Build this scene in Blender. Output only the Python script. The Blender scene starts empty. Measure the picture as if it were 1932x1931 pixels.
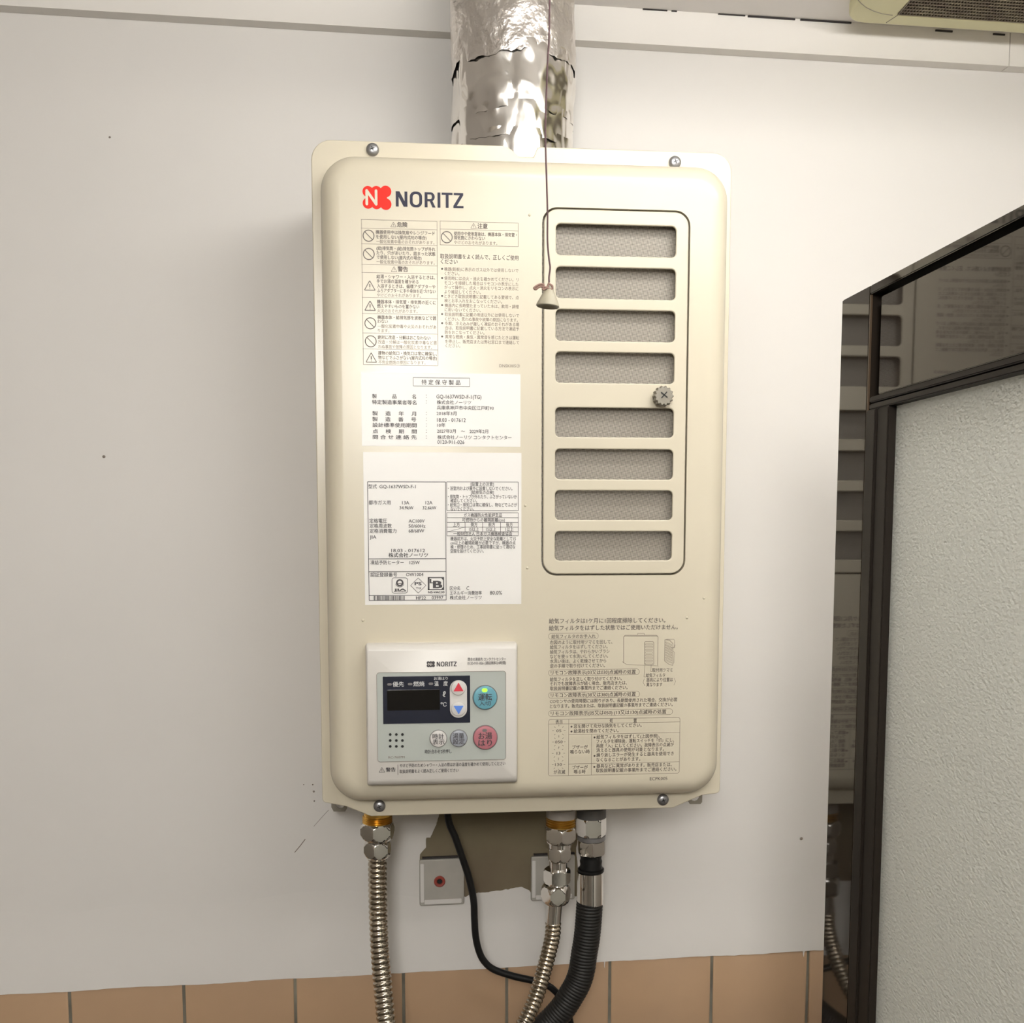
import bpy, bmesh, math, random
from math import sin, cos, pi, radians as R, sqrt, atan2
from mathutils import Vector, Matrix, noise
random.seed(7)
S = bpy.context.scene
COL = S.collection

# ------------------------------------------------------------------ camera
CAM = Vector((0.0, -1.04, 1.70))
YAW, PITCH = R(5.2), R(5.35)              # turned right, tilted down
FPX, CX, CY, W = 1950.0, 966.0, 1175.0, 1932.0
cd = bpy.data.cameras.new('camera')
cam = bpy.data.objects.new('camera', cd); COL.objects.link(cam)
cam.location = CAM
cam.rotation_euler = (pi/2 - PITCH, 0, -YAW)
cd.sensor_fit = 'HORIZONTAL'; cd.sensor_width = 36.0
cd.lens = 36.0*FPX/W
cd.shift_x = 0.0
cd.shift_y = (CY - 965.5)/W
cd.clip_start = 0.01
S.camera = cam

# ------------------------------------------------------------------ world and exposure
wd = bpy.data.worlds.new('world'); S.world = wd; wd.use_nodes = True
wd.node_tree.nodes['Background'].inputs[0].default_value = (0.9, 0.95, 1.0, 1)
wd.node_tree.nodes['Background'].inputs[1].default_value = 0.0
S.view_settings.view_transform = 'Standard'; S.view_settings.look = 'None'
S.view_settings.gamma = 1.0; S.view_settings.use_curve_mapping = False
S.view_settings.exposure = 0.0
LAMP_POWER = 24.0                          # emission strength of the ceiling lamp's diffuser
FILL_POWER = 57.0                          # unseen fill light added behind the viewer
LAMP_COL = (1.0, 0.975, 0.925)
S.cycles.max_bounces = 10; S.cycles.diffuse_bounces = 6
S.cycles.caustics_reflective = False; S.cycles.caustics_refractive = False
S.cycles.sample_clamp_indirect = 6.0

# ------------------------------------------------------------------ survey: photo measurements -> metres
FW = Vector((sin(YAW)*cos(PITCH), cos(YAW)*cos(PITCH), -sin(PITCH)))
RT = Vector((cos(YAW), -sin(YAW), 0)); UP = RT.cross(FW)
def ray(px, py): return FW + RT*((px-CX)/FPX) - UP*((py-CY)/FPX)
def atY(px, py, Y):
    r = ray(px, py); return CAM + r*(Y/r.y)
def atX(px, py, X):
    r = ray(px, py); return CAM + r*(X/r.x)
def atZ(px, py, z):
    r = ray(px, py); return CAM + r*((z-CAM.z)/r.z)
# the back wall stands 2.1 degrees off the heater's plane
WA = R(2.1); WN = Vector((-sin(WA), cos(WA), 0)); WU = Vector((cos(WA), sin(WA), 0)); WB = 1.04
W0 = Vector((CAM.x, CAM.y, 0)) + WN*WB
def wp(u, d, z):                          # along the wall, out into the room, height
    return W0 + WU*u - WN*d + Vector((0, 0, z))
def onwall(px, py, d=0.0):
    r = ray(px, py); P = CAM + r*((WB-d)/r.dot(WN)); q = P - W0
    return q.dot(WU), P.z

# ------------------------------------------------------------------ materials
def mat(name, col, rough=0.5, metal=0.0, spec=0.5, coat=0.0, nscale=0, namp=0.0, bump=0.0, bscale=200, emit=None, es=0, col2=None, trans=0.0, ior=1.5, bdist=0.001, bdetail=3):
    m = bpy.data.materials.new(name); m.use_nodes = True
    nt = m.node_tree; b = nt.nodes['Principled BSDF']
    b.inputs['Base Color'].default_value = (*col, 1)
    b.inputs['Roughness'].default_value = rough; b.inputs['Metallic'].default_value = metal
    b.inputs['Specular IOR Level'].default_value = spec
    b.inputs['Coat Weight'].default_value = coat; b.inputs['Coat Roughness'].default_value = 0.05
    b.inputs['Transmission Weight'].default_value = trans; b.inputs['IOR'].default_value = ior
    tc = nt.nodes.new('ShaderNodeTexCoord')
    if namp > 0:
        n = nt.nodes.new('ShaderNodeTexNoise'); n.inputs['Scale'].default_value = nscale; n.inputs['Detail'].default_value = 5
        nt.links.new(tc.outputs['Object'], n.inputs['Vector'])
        mx = nt.nodes.new('ShaderNodeMix'); mx.data_type = 'RGBA'
        c2 = col2 if col2 else tuple(c*(1-namp) for c in col)
        mx.inputs['A'].default_value = (*col, 1); mx.inputs['B'].default_value = (*c2, 1)
        rp = nt.nodes.new('ShaderNodeMapRange'); rp.inputs['From Min'].default_value = .35; rp.inputs['From Max'].default_value = .68
        nt.links.new(n.outputs['Fac'], rp.inputs['Value']); nt.links.new(rp.outputs['Result'], mx.inputs['Factor'])
        nt.links.new(mx.outputs['Result'], b.inputs['Base Color'])
    if bump > 0:
        n = nt.nodes.new('ShaderNodeTexNoise'); n.inputs['Scale'].default_value = bscale; n.inputs['Detail'].default_value = bdetail
        nt.links.new(tc.outputs['Object'], n.inputs['Vector'])
        bp = nt.nodes.new('ShaderNodeBump'); bp.inputs['Strength'].default_value = bump; bp.inputs['Distance'].default_value = bdist
        nt.links.new(n.outputs['Fac'], bp.inputs['Height']); nt.links.new(bp.outputs['Normal'], b.inputs['Normal'])
    if emit:
        b.inputs['Emission Color'].default_value = (*emit, 1); b.inputs['Emission Strength'].default_value = es
    return m
M = {}
M['wall'] = mat('wall_paint', (.735, .715, .69), .55, spec=.3, nscale=2.2, namp=.05, bump=.22, bscale=11, bdist=.005, bdetail=5)
M['wall2'] = mat('board_paint', (.76, .735, .70), .5, spec=.3, bump=.1, bscale=14, bdist=.004)
M['ceiling'] = mat('ceiling_paint', (.78, .755, .74), .8, bump=.1, bscale=30)
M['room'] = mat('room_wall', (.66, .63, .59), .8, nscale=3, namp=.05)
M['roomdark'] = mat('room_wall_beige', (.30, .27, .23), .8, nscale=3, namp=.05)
M['floor'] = mat('floor_vinyl', (.08, .06, .045), .45, nscale=6, namp=.2)
M['crack'] = mat('dark_gap', (.035, .03, .03), .9)
M['bare'] = mat('bare_plaster', (.20, .17, .105), .85, nscale=9, namp=.35, col2=(.15, .115, .075), bump=.3, bscale=60)
M['grout'] = mat('grout', (.22, .205, .16), .9, nscale=22, namp=.5, bump=.3, bscale=300)
M['cream'] = mat('cream_enamel', (.60, .55, .435), .27, spec=.5, bump=.02, bscale=60)
M['creamdark'] = mat('inner_enamel', (.45, .42, .34), .4)
M['lugm'] = mat('grey_beige_bracket', (.27, .245, .20), .45)
M['screw'] = mat('zinc_screw', (.32, .32, .33), .38, metal=.85)
M['black'] = mat('black_slot', (.008, .008, .008), .6)
M['knob'] = mat('grey_plastic', (.235, .215, .175), .5)
M['paper'] = mat('white_label', (.78, .765, .74), .35, spec=.4)
M['ink'] = mat('dark_ink', (.045, .04, .045), .5)
M['inklight'] = mat('grey_brown_ink', (.24, .20, .165), .55)
M['inkmid'] = mat('brown_ink', (.10, .082, .075), .55)
M['logored'] = mat('red_print', (.66, .018, .008), .5, spec=.2)
M['logoblue'] = mat('dark_blue_print', (.028, .028, .05), .5, spec=.2)
M['remote'] = mat('white_plastic', (.64, .615, .575), .35, spec=.5)
M['plate'] = mat('pale_grey_plate', (.42, .45, .42), .4)
M['lcdframe'] = mat('black_bezel', (.012, .015, .028), .25)
M['lcd'] = mat('display_glass', (.001, .001, .001), .12)
M['whitebtn'] = mat('pale_button', (.62, .60, .58), .4)
M['greybtn'] = mat('grey_button', (.30, .32, .36), .4)
M['bluebtn'] = mat('blue_button', (.13, .34, .42), .4)
M['redbtn'] = mat('rose_button', (.42, .15, .175), .4)
M['led_off'] = mat('unlit_lamp', (.16, .15, .15), .5)
M['led_on'] = mat('green_lamp', (.2, .9, .05), .4, emit=(.35, 1.0, .03), es=1.4)
M['tri_red'] = mat('red_mark', (.62, .035, .06), .4)
M['tri_blue'] = mat('blue_mark', (.10, .24, .72), .4)
M['whiteink'] = mat('pale_print', (.55, .56, .56), .5)
M['chrome'] = mat('chrome', (.80, .78, .75), .07, metal=1, bump=.02, bscale=60)
M['steelhose'] = mat('stainless_hose', (.60, .53, .43), .2, metal=1, nscale=90, namp=.35)
M['brass'] = mat('brass', (.72, .43, .10), .28, metal=1)
M['rubber'] = mat('black_rubber', (.006, .006, .006), .42, spec=.3)
M['gashose'] = mat('dark_grey_hose', (.016, .015, .014), .5, spec=.35, nscale=150, namp=.2)
M['greycap'] = mat('grey_rubber_cap', (.12, .115, .11), .7)
M['cap'] = mat('painted_metal', (.33, .30, .27), .5)
M['foil'] = mat('insulation_foil', (.82, .78, .745), .30, metal=1, bump=.75, bscale=95, bdist=.0035, bdetail=3)
M['tape'] = mat('aluminium_tape', (.86, .83, .79), .17, metal=1, bump=.12, bscale=30, bdist=.004, bdetail=2)
M['cord'] = mat('cord_purple', (.10, .055, .06), .8)
M['bell'] = mat('aged_plastic', (.36, .33, .25), .4)
M['knot'] = mat('knot_cord', (.26, .16, .13), .8)
M['fan'] = mat('yellowed_plastic', (.62, .59, .36), .4)
M['mesh'] = mat('dirty_mesh', (.13, .10, .075), .6, nscale=60, namp=.4, col2=(.22, .19, .13))
M['meshback'] = mat('mesh_backing', (.035, .028, .02), .9)
M['brownglass'] = mat('brown_black_glass', (.024, .018, .015), .03, spec=.6)
M['brownlac'] = mat('brown_lacquer', (.022, .017, .013), .04, spec=.6)
M['brownframe'] = mat('brown_aluminium', (.016, .012, .009), .45, spec=.2)
M['edge'] = mat('bronze_edge', (.07, .045, .025), .35)
M['backing'] = mat('pale_cabinet_interior', (.80, .82, .79), .8)
M['platem'] = mat('painted_plate', (.44, .42, .38), .5, nscale=40, namp=.12)
M['plug'] = mat('red_wall_plug', (.30, .05, .035), .6)
M['lampbody'] = mat('lamp_housing', (.8, .8, .8), .4)
M['lamp'] = mat('lamp_diffuser', (.9, .9, .9), .4, emit=LAMP_COL, es=LAMP_POWER)
M['whitecord'] = mat('white_sheath', (.42, .41, .39), .5)

def tile_mat():
    m = mat('apricot_tile', (.52, .35, .23), .22, spec=.5)
    nt = m.node_tree; b = nt.nodes['Principled BSDF']
    n = nt.nodes.new('ShaderNodeTexNoise'); n.inputs['Scale'].default_value = 14; n.inputs['Detail'].default_value = 4
    tc = nt.nodes.new('ShaderNodeTexCoord'); nt.links.new(tc.outputs['Object'], n.inputs['Vector'])
    oi = nt.nodes.new('ShaderNodeObjectInfo')
    ad = nt.nodes.new('ShaderNodeMath'); ad.operation = 'MULTIPLY_ADD'; ad.inputs[1].default_value = .35; ad.inputs[2].default_value = -.15
    nt.links.new(oi.outputs['Random'], ad.inputs[0])
    a2 = nt.nodes.new('ShaderNodeMath'); a2.operation = 'ADD'; nt.links.new(ad.outputs[0], a2.inputs[0]); nt.links.new(n.outputs['Fac'], a2.inputs[1])
    mx = nt.nodes.new('ShaderNodeMix'); mx.data_type = 'RGBA'
    mx.inputs['A'].default_value = (.50, .335, .205, 1); mx.inputs['B'].default_value = (.40, .27, .175, 1)
    nt.links.new(a2.outputs[0], mx.inputs['Factor']); nt.links.new(mx.outputs['Result'], b.inputs['Base Color'])
    return m
M['tile'] = tile_mat()

def filter_mat():                          # woven filter, about 0.9 mm weave
    m = mat('filter_weave', (.3, .27, .22), .45, spec=.4)
    nt = m.node_tree; b = nt.nodes['Principled BSDF']
    tc = nt.nodes.new('ShaderNodeTexCoord'); mp = nt.nodes.new('ShaderNodeMapping'); mp.inputs['Rotation'].default_value = (0, R(8), 0)
    nt.links.new(tc.outputs['Object'], mp.inputs['Vector'])
    sx = nt.nodes.new('ShaderNodeSeparateXYZ'); nt.links.new(mp.outputs[0], sx.inputs[0])
    outs = []
    for ch, per in (('X', .00105), ('Z', .00105)):
        k = nt.nodes.new('ShaderNodeMath'); k.operation = 'MULTIPLY'; k.inputs[1].default_value = 2*pi/per
        nt.links.new(sx.outputs[ch], k.inputs[0])
        s = nt.nodes.new('ShaderNodeMath'); s.operation = 'SINE'; nt.links.new(k.outputs[0], s.inputs[0]); outs.append(s)
    mu = nt.nodes.new('ShaderNodeMath'); mu.operation = 'ADD'; nt.links.new(outs[0].outputs[0], mu.inputs[0]); nt.links.new(outs[1].outputs[0], mu.inputs[1])
    mr = nt.nodes.new('ShaderNodeMapRange'); mr.inputs['From Min'].default_value = -1.4; mr.inputs['From Max'].default_value = 1.4
    nt.links.new(mu.outputs[0], mr.inputs['Value'])
    mx = nt.nodes.new('ShaderNodeMix'); mx.data_type = 'RGBA'
    mx.inputs['A'].default_value = (.05, .043, .034, 1); mx.inputs['B'].default_value = (.46, .42, .36, 1)
    nt.links.new(mr.outputs[0], mx.inputs['Factor']); nt.links.new(mx.outputs['Result'], b.inputs['Base Color'])
    return m
M['filter'] = filter_mat()
M['inklight'].node_tree.nodes['Principled BSDF'].inputs['Base Color'].default_value = (.20, .165, .14, 1)

def frosted_mat():                         # patterned glass, rippled and obscured
    m = bpy.data.materials.new('frosted_glass'); m.use_nodes = True; nt = m.node_tree
    b = nt.nodes['Principled BSDF']; out_ = nt.nodes['Material Output']
    b.inputs['Base Color'].default_value = (.90, .915, .88, 1); b.inputs['Roughness'].default_value = .45
    b.inputs['Transmission Weight'].default_value = .45; b.inputs['IOR'].default_value = 1.3
    tr = nt.nodes.new('ShaderNodeBsdfTranslucent'); tr.inputs['Color'].default_value = (.94, .95, .915, 1)
    mx = nt.nodes.new('ShaderNodeMixShader'); mx.inputs[0].default_value = .5
    nt.links.new(b.outputs[0], mx.inputs[1]); nt.links.new(tr.outputs[0], mx.inputs[2]); nt.links.new(mx.outputs[0], out_.inputs['Surface'])
    tc = nt.nodes.new('ShaderNodeTexCoord'); mp = nt.nodes.new('ShaderNodeMapping'); mp.inputs['Scale'].default_value = (1, .62, 1)
    nt.links.new(tc.outputs['Object'], mp.inputs['Vector'])
    n = nt.nodes.new('ShaderNodeTexNoise'); n.inputs['Scale'].default_value = 560; n.inputs['Detail'].default_value = 1.5
    nt.links.new(mp.outputs[0], n.inputs['Vector'])
    bp = nt.nodes.new('ShaderNodeBump'); bp.inputs['Strength'].default_value = 1.0; bp.inputs['Distance'].default_value = .0016
    nt.links.new(n.outputs['Fac'], bp.inputs['Height']); nt.links.new(bp.outputs['Normal'], b.inputs['Normal']); nt.links.new(bp.outputs['Normal'], tr.inputs['Normal'])
    return m
M['frosted'] = frosted_mat()

# ------------------------------------------------------------------ mesh helpers
class MB:
    def __init__(s): s.v = []; s.f = []
    def add(s, vs, fs):
        k = len(s.v); s.v += [Vector(p) for p in vs]; s.f += [tuple(i+k for i in f) for f in fs]; return s
    def box(s, x0, x1, y0, y1, z0, z1, fn=None):
        vs = [(x, y, z) for x in (x0, x1) for y in (y0, y1) for z in (z0, z1)]
        if fn: vs = [fn(*p) for p in vs]
        return s.add(vs, [(0,1,3,2),(4,6,7,5),(0,4,5,1),(2,3,7,6),(0,2,6,4),(1,5,7,3)])
    def rings(s, rings, cap0=True, cap1=True):
        n = len(rings[0]); vs = [p for r in rings for p in r]; fs = []
        for i in range(len(rings)-1):
            for j in range(n):
                a = i*n+j; b = i*n+(j+1) % n; fs.append((a, b, b+n, a+n))
        if cap0: fs.append(tuple(range(n))[::-1])
        if cap1: fs.append(tuple((len(rings)-1)*n+j for j in range(n)))
        return s.add(vs, fs)
    def lathe(s, prof, c, axis=Vector((0, 0, -1)), seg=40, hexr=None, rot=0.0, cap=True):
        axis = Vector(axis).normalized(); a = axis.orthogonal().normalized()
        if abs(axis.z) > .9: a = Vector((1, 0, 0))
        a = (a - axis*a.dot(axis)).normalized(); b = axis.cross(a); c = Vector(c); rs = []
        for r, t in prof:
            ring = []
            for j in range(seg):
                th = 2*pi*j/seg + rot; rr = r
                if hexr: rr = min(r, hexr/cos(((th - rot + pi/6) % (pi/3)) - pi/6))
                ring.append(c + axis*t + (a*cos(th) + b*sin(th))*rr)
            rs.append(ring)
        return s.rings(rs, cap, cap)
    def tube(s, pts, rad, seg=16, cap=True):
        pts = [Vector(p) for p in pts]; n = len(pts); rs = []; up = None
        for i, p in enumerate(pts):
            t = (pts[min(i+1, n-1)] - pts[max(i-1, 0)]).normalized()
            if up is None: up = t.orthogonal().normalized()
            up = (up - t*up.dot(t)).normalized(); b = t.cross(up)
            r = rad[i] if hasattr(rad, '__len__') else rad
            rs.append([p + (up*cos(2*pi*j/seg) + b*sin(2*pi*j/seg))*r for j in range(seg)])
        return s.rings(rs, cap, cap)
    def prism(s, poly, y0, y1, fn=None):   # polygon in x,z pushed from y0 to y1
        fn = fn or (lambda x, y, z: Vector((x, y, z)))
        return s.rings([[fn(x, y0, z) for x, z in poly], [fn(x, y1, z) for x, z in poly]])
    def build(s, name, m, parent=None, smooth=None, bevel=0):
        me = bpy.data.meshes.new(name)
        lo = Vector((min(p.x for p in s.v), min(p.y for p in s.v), min(p.z for p in s.v)))
        hi = Vector((max(p.x for p in s.v), max(p.y for p in s.v), max(p.z for p in s.v)))
        c = (lo+hi)/2
        me.from_pydata([p-c for p in s.v], [], s.f); me.update()
        bm = bmesh.new(); bm.from_mesh(me); bmesh.ops.recalc_face_normals(bm, faces=bm.faces)
        if bevel: bmesh.ops.bevel(bm, geom=bm.edges[:], offset=bevel, segments=2, affect='EDGES', clamp_overlap=True)
        bm.to_mesh(me); bm.free()
        return link(me, name, m, c, parent, smooth)
def link(me, name, m, c, parent=None, smooth=None):
    me.materials.clear(); me.materials.append(m)
    if smooth is not None:
        for p in me.polygons: p.use_smooth = True
        me.set_sharp_from_angle(angle=R(smooth))
    o = bpy.data.objects.new(name, me); COL.objects.link(o)
    if parent:
        o.parent = parent; o.location = Vector(c) - world_loc(parent)
    else: o.location = c
    return o
def world_loc(o):
    v = Vector(o.location)
    while o.parent: o = o.parent; v += Vector(o.location)
    return v
def thing(name, label, cat, loc, group=None):
    o = bpy.data.objects.new(name, None); COL.objects.link(o); o.location = loc; o.empty_display_size = .05
    return tag(o, label, cat, group)
def tag(o, label, cat, group=None):
    o['label'] = label; o['category'] = cat
    if group: o['group'] = group
    return o
def struct(o, label=None): 
    o['kind'] = 'structure'
    if label: o['label'] = label
    return o
def rrect(x0, x1, z0, z1, r, n=8):
    pts = []
    for cx, cz, a0 in ((x1-r, z1-r, 0), (x0+r, z1-r, 90), (x0+r, z0+r, 180), (x1-r, z0+r, 270)):
        for k in range(n+1):
            a = R(a0 + 90*k/n); pts.append((cx + r*cos(a), cz + r*sin(a)))
    return pts
def circ(cx, cz, r, n=32): return [(cx + r*cos(2*pi*k/n), cz + r*sin(2*pi*k/n)) for k in range(n)]
def curve_mesh(cu):
    o = bpy.data.objects.new('tmp', cu); COL.objects.link(o)
    me = bpy.data.meshes.new_from_object(o, depsgraph=bpy.context.evaluated_depsgraph_get())
    bpy.data.objects.remove(o); bpy.data.curves.remove(cu); return me
def sheet(loops, y0, y1, bevel=0.0, res=2):  # plate in the x,z plane with holes, y0 = front face, y1 = back face
    cu = bpy.data.curves.new('tmp', 'CURVE'); cu.dimensions = '2D'; cu.fill_mode = 'BOTH'
    th = (y1-y0)/2; cu.extrude = max(th-bevel, 0); cu.bevel_depth = bevel; cu.bevel_resolution = res; cu.offset = -bevel
    for lp in loops:
        sp = cu.splines.new('POLY'); sp.points.add(len(lp)-1); sp.use_cyclic_u = True
        for k, (x, z) in enumerate(lp): sp.points[k].co = (x, z, 0, 1)
    me = curve_mesh(cu)
    me.transform(Matrix(((1,0,0,0),(0,0,-1,(y0+y1)/2),(0,1,0,0),(0,0,0,1))))
    mb = MB(); mb.v = [v.co.copy() for v in me.vertices]; mb.f = [tuple(p.vertices) for p in me.polygons]
    bpy.data.meshes.remove(me); return mb

# ------------------------------------------------------------------ room
zc = 1.70 + .498                            # ceiling height
ZB = onwall(0, 23.3)[1]                     # underside of the painted board under the ceiling
ZT = onwall(699, 1832.7)[1]                 # top of the tiles
UL, UR = -1.25, .86
wall = struct(MB().box(UL, UR, -.10, 0, 0, zc, wp).build('wall_back', M['wall']), 'white painted plaster back wall behind the water heater')
# painted board with a visible underside
ug = onwall(1904, 100, .014)[0]
tb = struct(MB().box(UL, ug, .0005, .014, ZB, zc, wp).build('trim_1', M['wall2']), 'white painted board running along the wall under the ceiling')
tb2 = struct(MB().box(ug+.0008, UR, .0005, .014, ZB, zc, wp).build('trim_2', M['wall2']), 'short right hand end of the white board under the ceiling')
for px0, px1 in ((1213, 1259), (1267, 1277), (1355, 1406), (1411, 1500), (1510, 1606)):
    u0, z0 = onwall(px0, 16+(px0-1213)*.0625, .0145); u1, z1 = onwall(px1, 16+(px1-1213)*.0625, .0145)
    MB().box(u0, u1, .014, .0152, zc-.0010 - .0006*(px0 > 1400), zc-.0002, wp).build('gap', M['crack'], tb)
for px0, px1 in ((1765, 1797), (1874, 1896)):
    u0, z0 = onwall(px0, 55, .0145); u1, z1 = onwall(px1, 60, .0145)
    MB().box(u0, u1, .014, .0152, zc-.0035, zc-.002, wp).build('gap', M['crack'], tb)
# little chips and marks in the paint
for px, py, r in ((196, 862, .0015), (207, 259, .001), (590, 1481, .0008), (592, 1494, .0011), (593, 1512, .0008), (573, 1481, .0006), (50, 1855, .002), (398, 1811, .003), (612, 1740, .004), (1512, 1583, .0018), (730, 1745, .0008)):
    u, z = onwall(px, py); MB().lathe([(r, 0), (r*.8, .0005), (.0001, .0008)], wp(u, 0, z), -WN, 10).build('chip', M['wall'] if r > .002 else M['inklight'], wall)
def strip(name, pts, w, m, parent, d=.0006):
    mb = MB(); P = [onwall(*p) for p in pts]; L = []; Rr = []
    for i, (u, z) in enumerate(P):
        a = P[max(i-1, 0)]; b = P[min(i+1, len(P)-1)]; t = Vector((b[0]-a[0], b[1]-a[1])).normalized(); ww = w if not hasattr(w, '__len__') else w[i]
        L.append(wp(u - t.y*ww, 0, z + t.x*ww)); Rr.append(wp(u + t.y*ww, 0, z - t.x*ww))
    top = [wp(u, d, z) for u, z in P]; n = len(P)
    mb.add(L + top + Rr, [(i, i+1, n+i+1, n+i) for i in range(n-1)] + [(n+i, n+i+1, 2*n+i+1, 2*n+i) for i in range(n-1)])
    return mb.build(name, m, parent, smooth=60)
strip('crack', [(1349, 1748), (1354, 1754), (1362, 1756)], .0008, M['crack'], wall)
strip('crack', [(1300, 1770), (1370, 1766), (1420, 1764), (1450, 1762), (1490, 1760), (1530, 1761), (1557, 1757)], [.0002, .002, .003, .0016, .0008, .0008, .0006], M['wall'], wall, .0015)
strip('crack', [(1240, 1758), (1290, 1768), (1318, 1785), (1331, 1797)], [.0002, .002, .002, .0008], M['wall'], wall, .002)
strip('crack', [(556, 1609), (566, 1597), (576, 1584)], .0004, M['inklight'], wall, .0003)
strip('crack', [(592, 1560), (607, 1543), (620, 1529)], .0002, M['inklight'], wall, .0002)
# ceiling, floor and the rest of the shell
X0, X1, YF, YBK = -1.28, .72, -2.6, .16
struct(MB().box(X0-.1, X1+.1, YF-.1, YBK, zc, zc+.08).build('ceiling', M['ceiling']), 'off-white painted ceiling')
struct(MB().box(X0-.1, X1+.1, YF-.1, YBK, -.08, 0).build('floor', M['floor']), 'brown vinyl floor')
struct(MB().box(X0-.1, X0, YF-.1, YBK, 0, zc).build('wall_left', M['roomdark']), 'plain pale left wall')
struct(MB().box(X1, X1+.1, YF-.1, YBK, 0, zc).build('wall_right', M['room']), 'plain pale right wall')
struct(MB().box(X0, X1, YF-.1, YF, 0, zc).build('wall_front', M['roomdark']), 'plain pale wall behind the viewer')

# ------------------------------------------------------------------ tiles
MB().box(UL, UR, .0005, .004, 0, ZT-.001, wp).build('grout_bed', M['grout'], wall)
joints = [onwall(px, py)[0] for px, py in ((133, 1868), (348, 1856), (557, 1845), (761, 1833), (955, 1822), (1149, 1811), (1341, 1800), (1522, 1791))]
pitch = (joints[-1]-joints[0])/7
us = [joints[0]-pitch*k for k in range(6, 0, -1)] + joints + [joints[-1]+pitch*k for k in range(1, 7)]
tm = {}
for row in range(3):
    z1 = ZT - row*pitch; z0 = z1 - pitch + .0025
    for i in range(len(us)-1):
        u0, u1 = us[i]+.0013, us[i+1]-.0013
        if u0 < UL or u1 > UR: continue
        fr = .0056 + random.uniform(-.0004, .0004)
        e = .0022
        fl = [(u0, u1, z0, z1, .001), (u0, u1, z0, z1, fr-.0018), (u0+e*.3, u1-e*.3, z0+e*.3, z1-e*.3, fr-.0006), (u0+e, u1-e, z0+e, z1-e, fr)]
        MB().rings([[wp(a, d, c), wp(b, d, c), wp(b, d, f), wp(a, d, f)][:] for a, b, c, f, d in fl]).build('tile', M['tile'], wall, smooth=60)
# ragged bottom edge of the paint over the tile tops
edge = []
N = 260
for i in range(N+1):
    u = UL + (UR-UL)*i/N
    zz = ZT + .0006*noise.noise(Vector((u*90, 0, 0))) + .0012*noise.noise(Vector((u*14, 3, 0))) - .0012
    edge.append((u, zz))
mb = MB(); bulge = lambda u, k: .0012*noise.noise(Vector((u*8, k, 2)))
top = [wp(u, -.0006, ZT+.10) for u, z in edge]; up1 = [wp(u, .0004+.5*bulge(u, 9), ZT+.07) for u, z in edge]; up2 = [wp(u, .0014+.8*bulge(u, 4), ZT+.048) for u, z in edge]; mid = [wp(u, .0030+bulge(u, 1), ZT+.030+3*bulge(u, 5)) for u, z in edge]; lo = [wp(u, .0064, z+.003) for u, z in edge]; lo2 = [wp(u, .0066, z) for u, z in edge]; lo3 = [wp(u, .0055, z-.0002) for u, z in edge]
mb.add(top+up1+up2+mid+lo+lo2+lo3, [(r*(N+1)+i, r*(N+1)+i+1, (r+1)*(N+1)+i+1, (r+1)*(N+1)+i) for r in range(6) for i in range(N)])
mb.build('paint_edge', M['wall'], wall, smooth=50)
# drip of paint on the joint at the right, small dabs on others
for px, py, w, h in ((1519, 1793, .0035, .009), (1142, 1812, .002, .010), (640, 1835, .012, .0025), (1230, 1806, .02, .002)):
    u, z = onwall(px, py, .009)
    MB().prism([(u-w*.5, z), (u+w*.6, z), (u+w*.4, z-h*.25), (u+w*.1, z-h*.5), (u, z-h), (u-w*.2, z-h*.9), (u-w*.35, z-h*.4)], .0052, .0064, wp).build('paint_dab', M['wall2'], wall)

# ------------------------------------------------------------------ bare patch and old mounting plates on the wall
P = [onwall(*p) for p in ((828, 1500), (827.8, 1539), (823, 1557), (815, 1573), (813, 1580), (804, 1580), (803, 1601), (792, 1612), (792, 1640), (876, 1692), (885, 1690), (900, 1685), (915, 1684), (930, 1682), (945, 1680), (960, 1678), (974, 1674), (985, 1674), (998, 1680), (1006, 1690), (1089, 1692), (1091, 1660), (1087, 1600), (1092, 1560), (1090, 1500))]
pp = []
for i, a in enumerate(P):
    b = P[(i+1) % len(P)]
    for k in range(5):
        t = k/5; u = a[0]+(b[0]-a[0])*t; z = a[1]+(b[1]-a[1])*t
        pp.append((u + .0010*noise.noise(Vector((u*300, z*300, 1))), z + .0010*noise.noise(Vector((u*300, z*300, 7)))))
cu = sheet([pp], -.0006, 0)
cu.v = [wp(p.x, -p.y + .0002, p.z) for p in cu.v]
cu.build('bare_patch', M['bare'], wall)
def lipped_plate(px0, px1, py0, py1, label, plug):
    u0, z1 = onwall(px0, py0, .004); u1, z0 = onwall(px1, py1, .004)
    t = thing('mounting_plate', label, 'wall plate', wp((u0+u1)/2, 0, z0))
    q = sheet([rrect(u0, u1, z0, z1, .002, 4)], -.0045, 0, .0012)
    q.v = [wp(p.x, -p.y + .0008, p.z) for p in q.v]; q.build('plate', M['platem'], t, smooth=40)
    MB().box(u0+.005, u1-.003, .0052, .0064, z0+.002, z0+.0065, wp).build('lower_lip', M['wall'], t, bevel=.0004)
    MB().box(u0+.001, u0+.0045, .0052, .0062, z0+.004, z1-.004, wp).build('side_rib', M['wall'], t, bevel=.0004)
    if plug:
        cu_, cz_ = onwall(829.5, 1664, .006)
        q = MB().lathe([(.0058, 0), (.0058, .0012), (.0050, .0018), (.0030, .0014), (.0026, .0002)], wp(cu_, .0052, cz_), -WN, 28)
        q.build('plug', M['plug'], t, smooth=40)
        MB().lathe([(.0026, 0), (.0024, .0006)], wp(cu_, .0056, cz_), -WN, 20).build('plug_hole', M['black'], t)
    MB().box(u0+.003, u1, .0005, .0044, z1+.0008, z1+.0022, wp).build('dark_seam', M['crack'], t)
    return t
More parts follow.
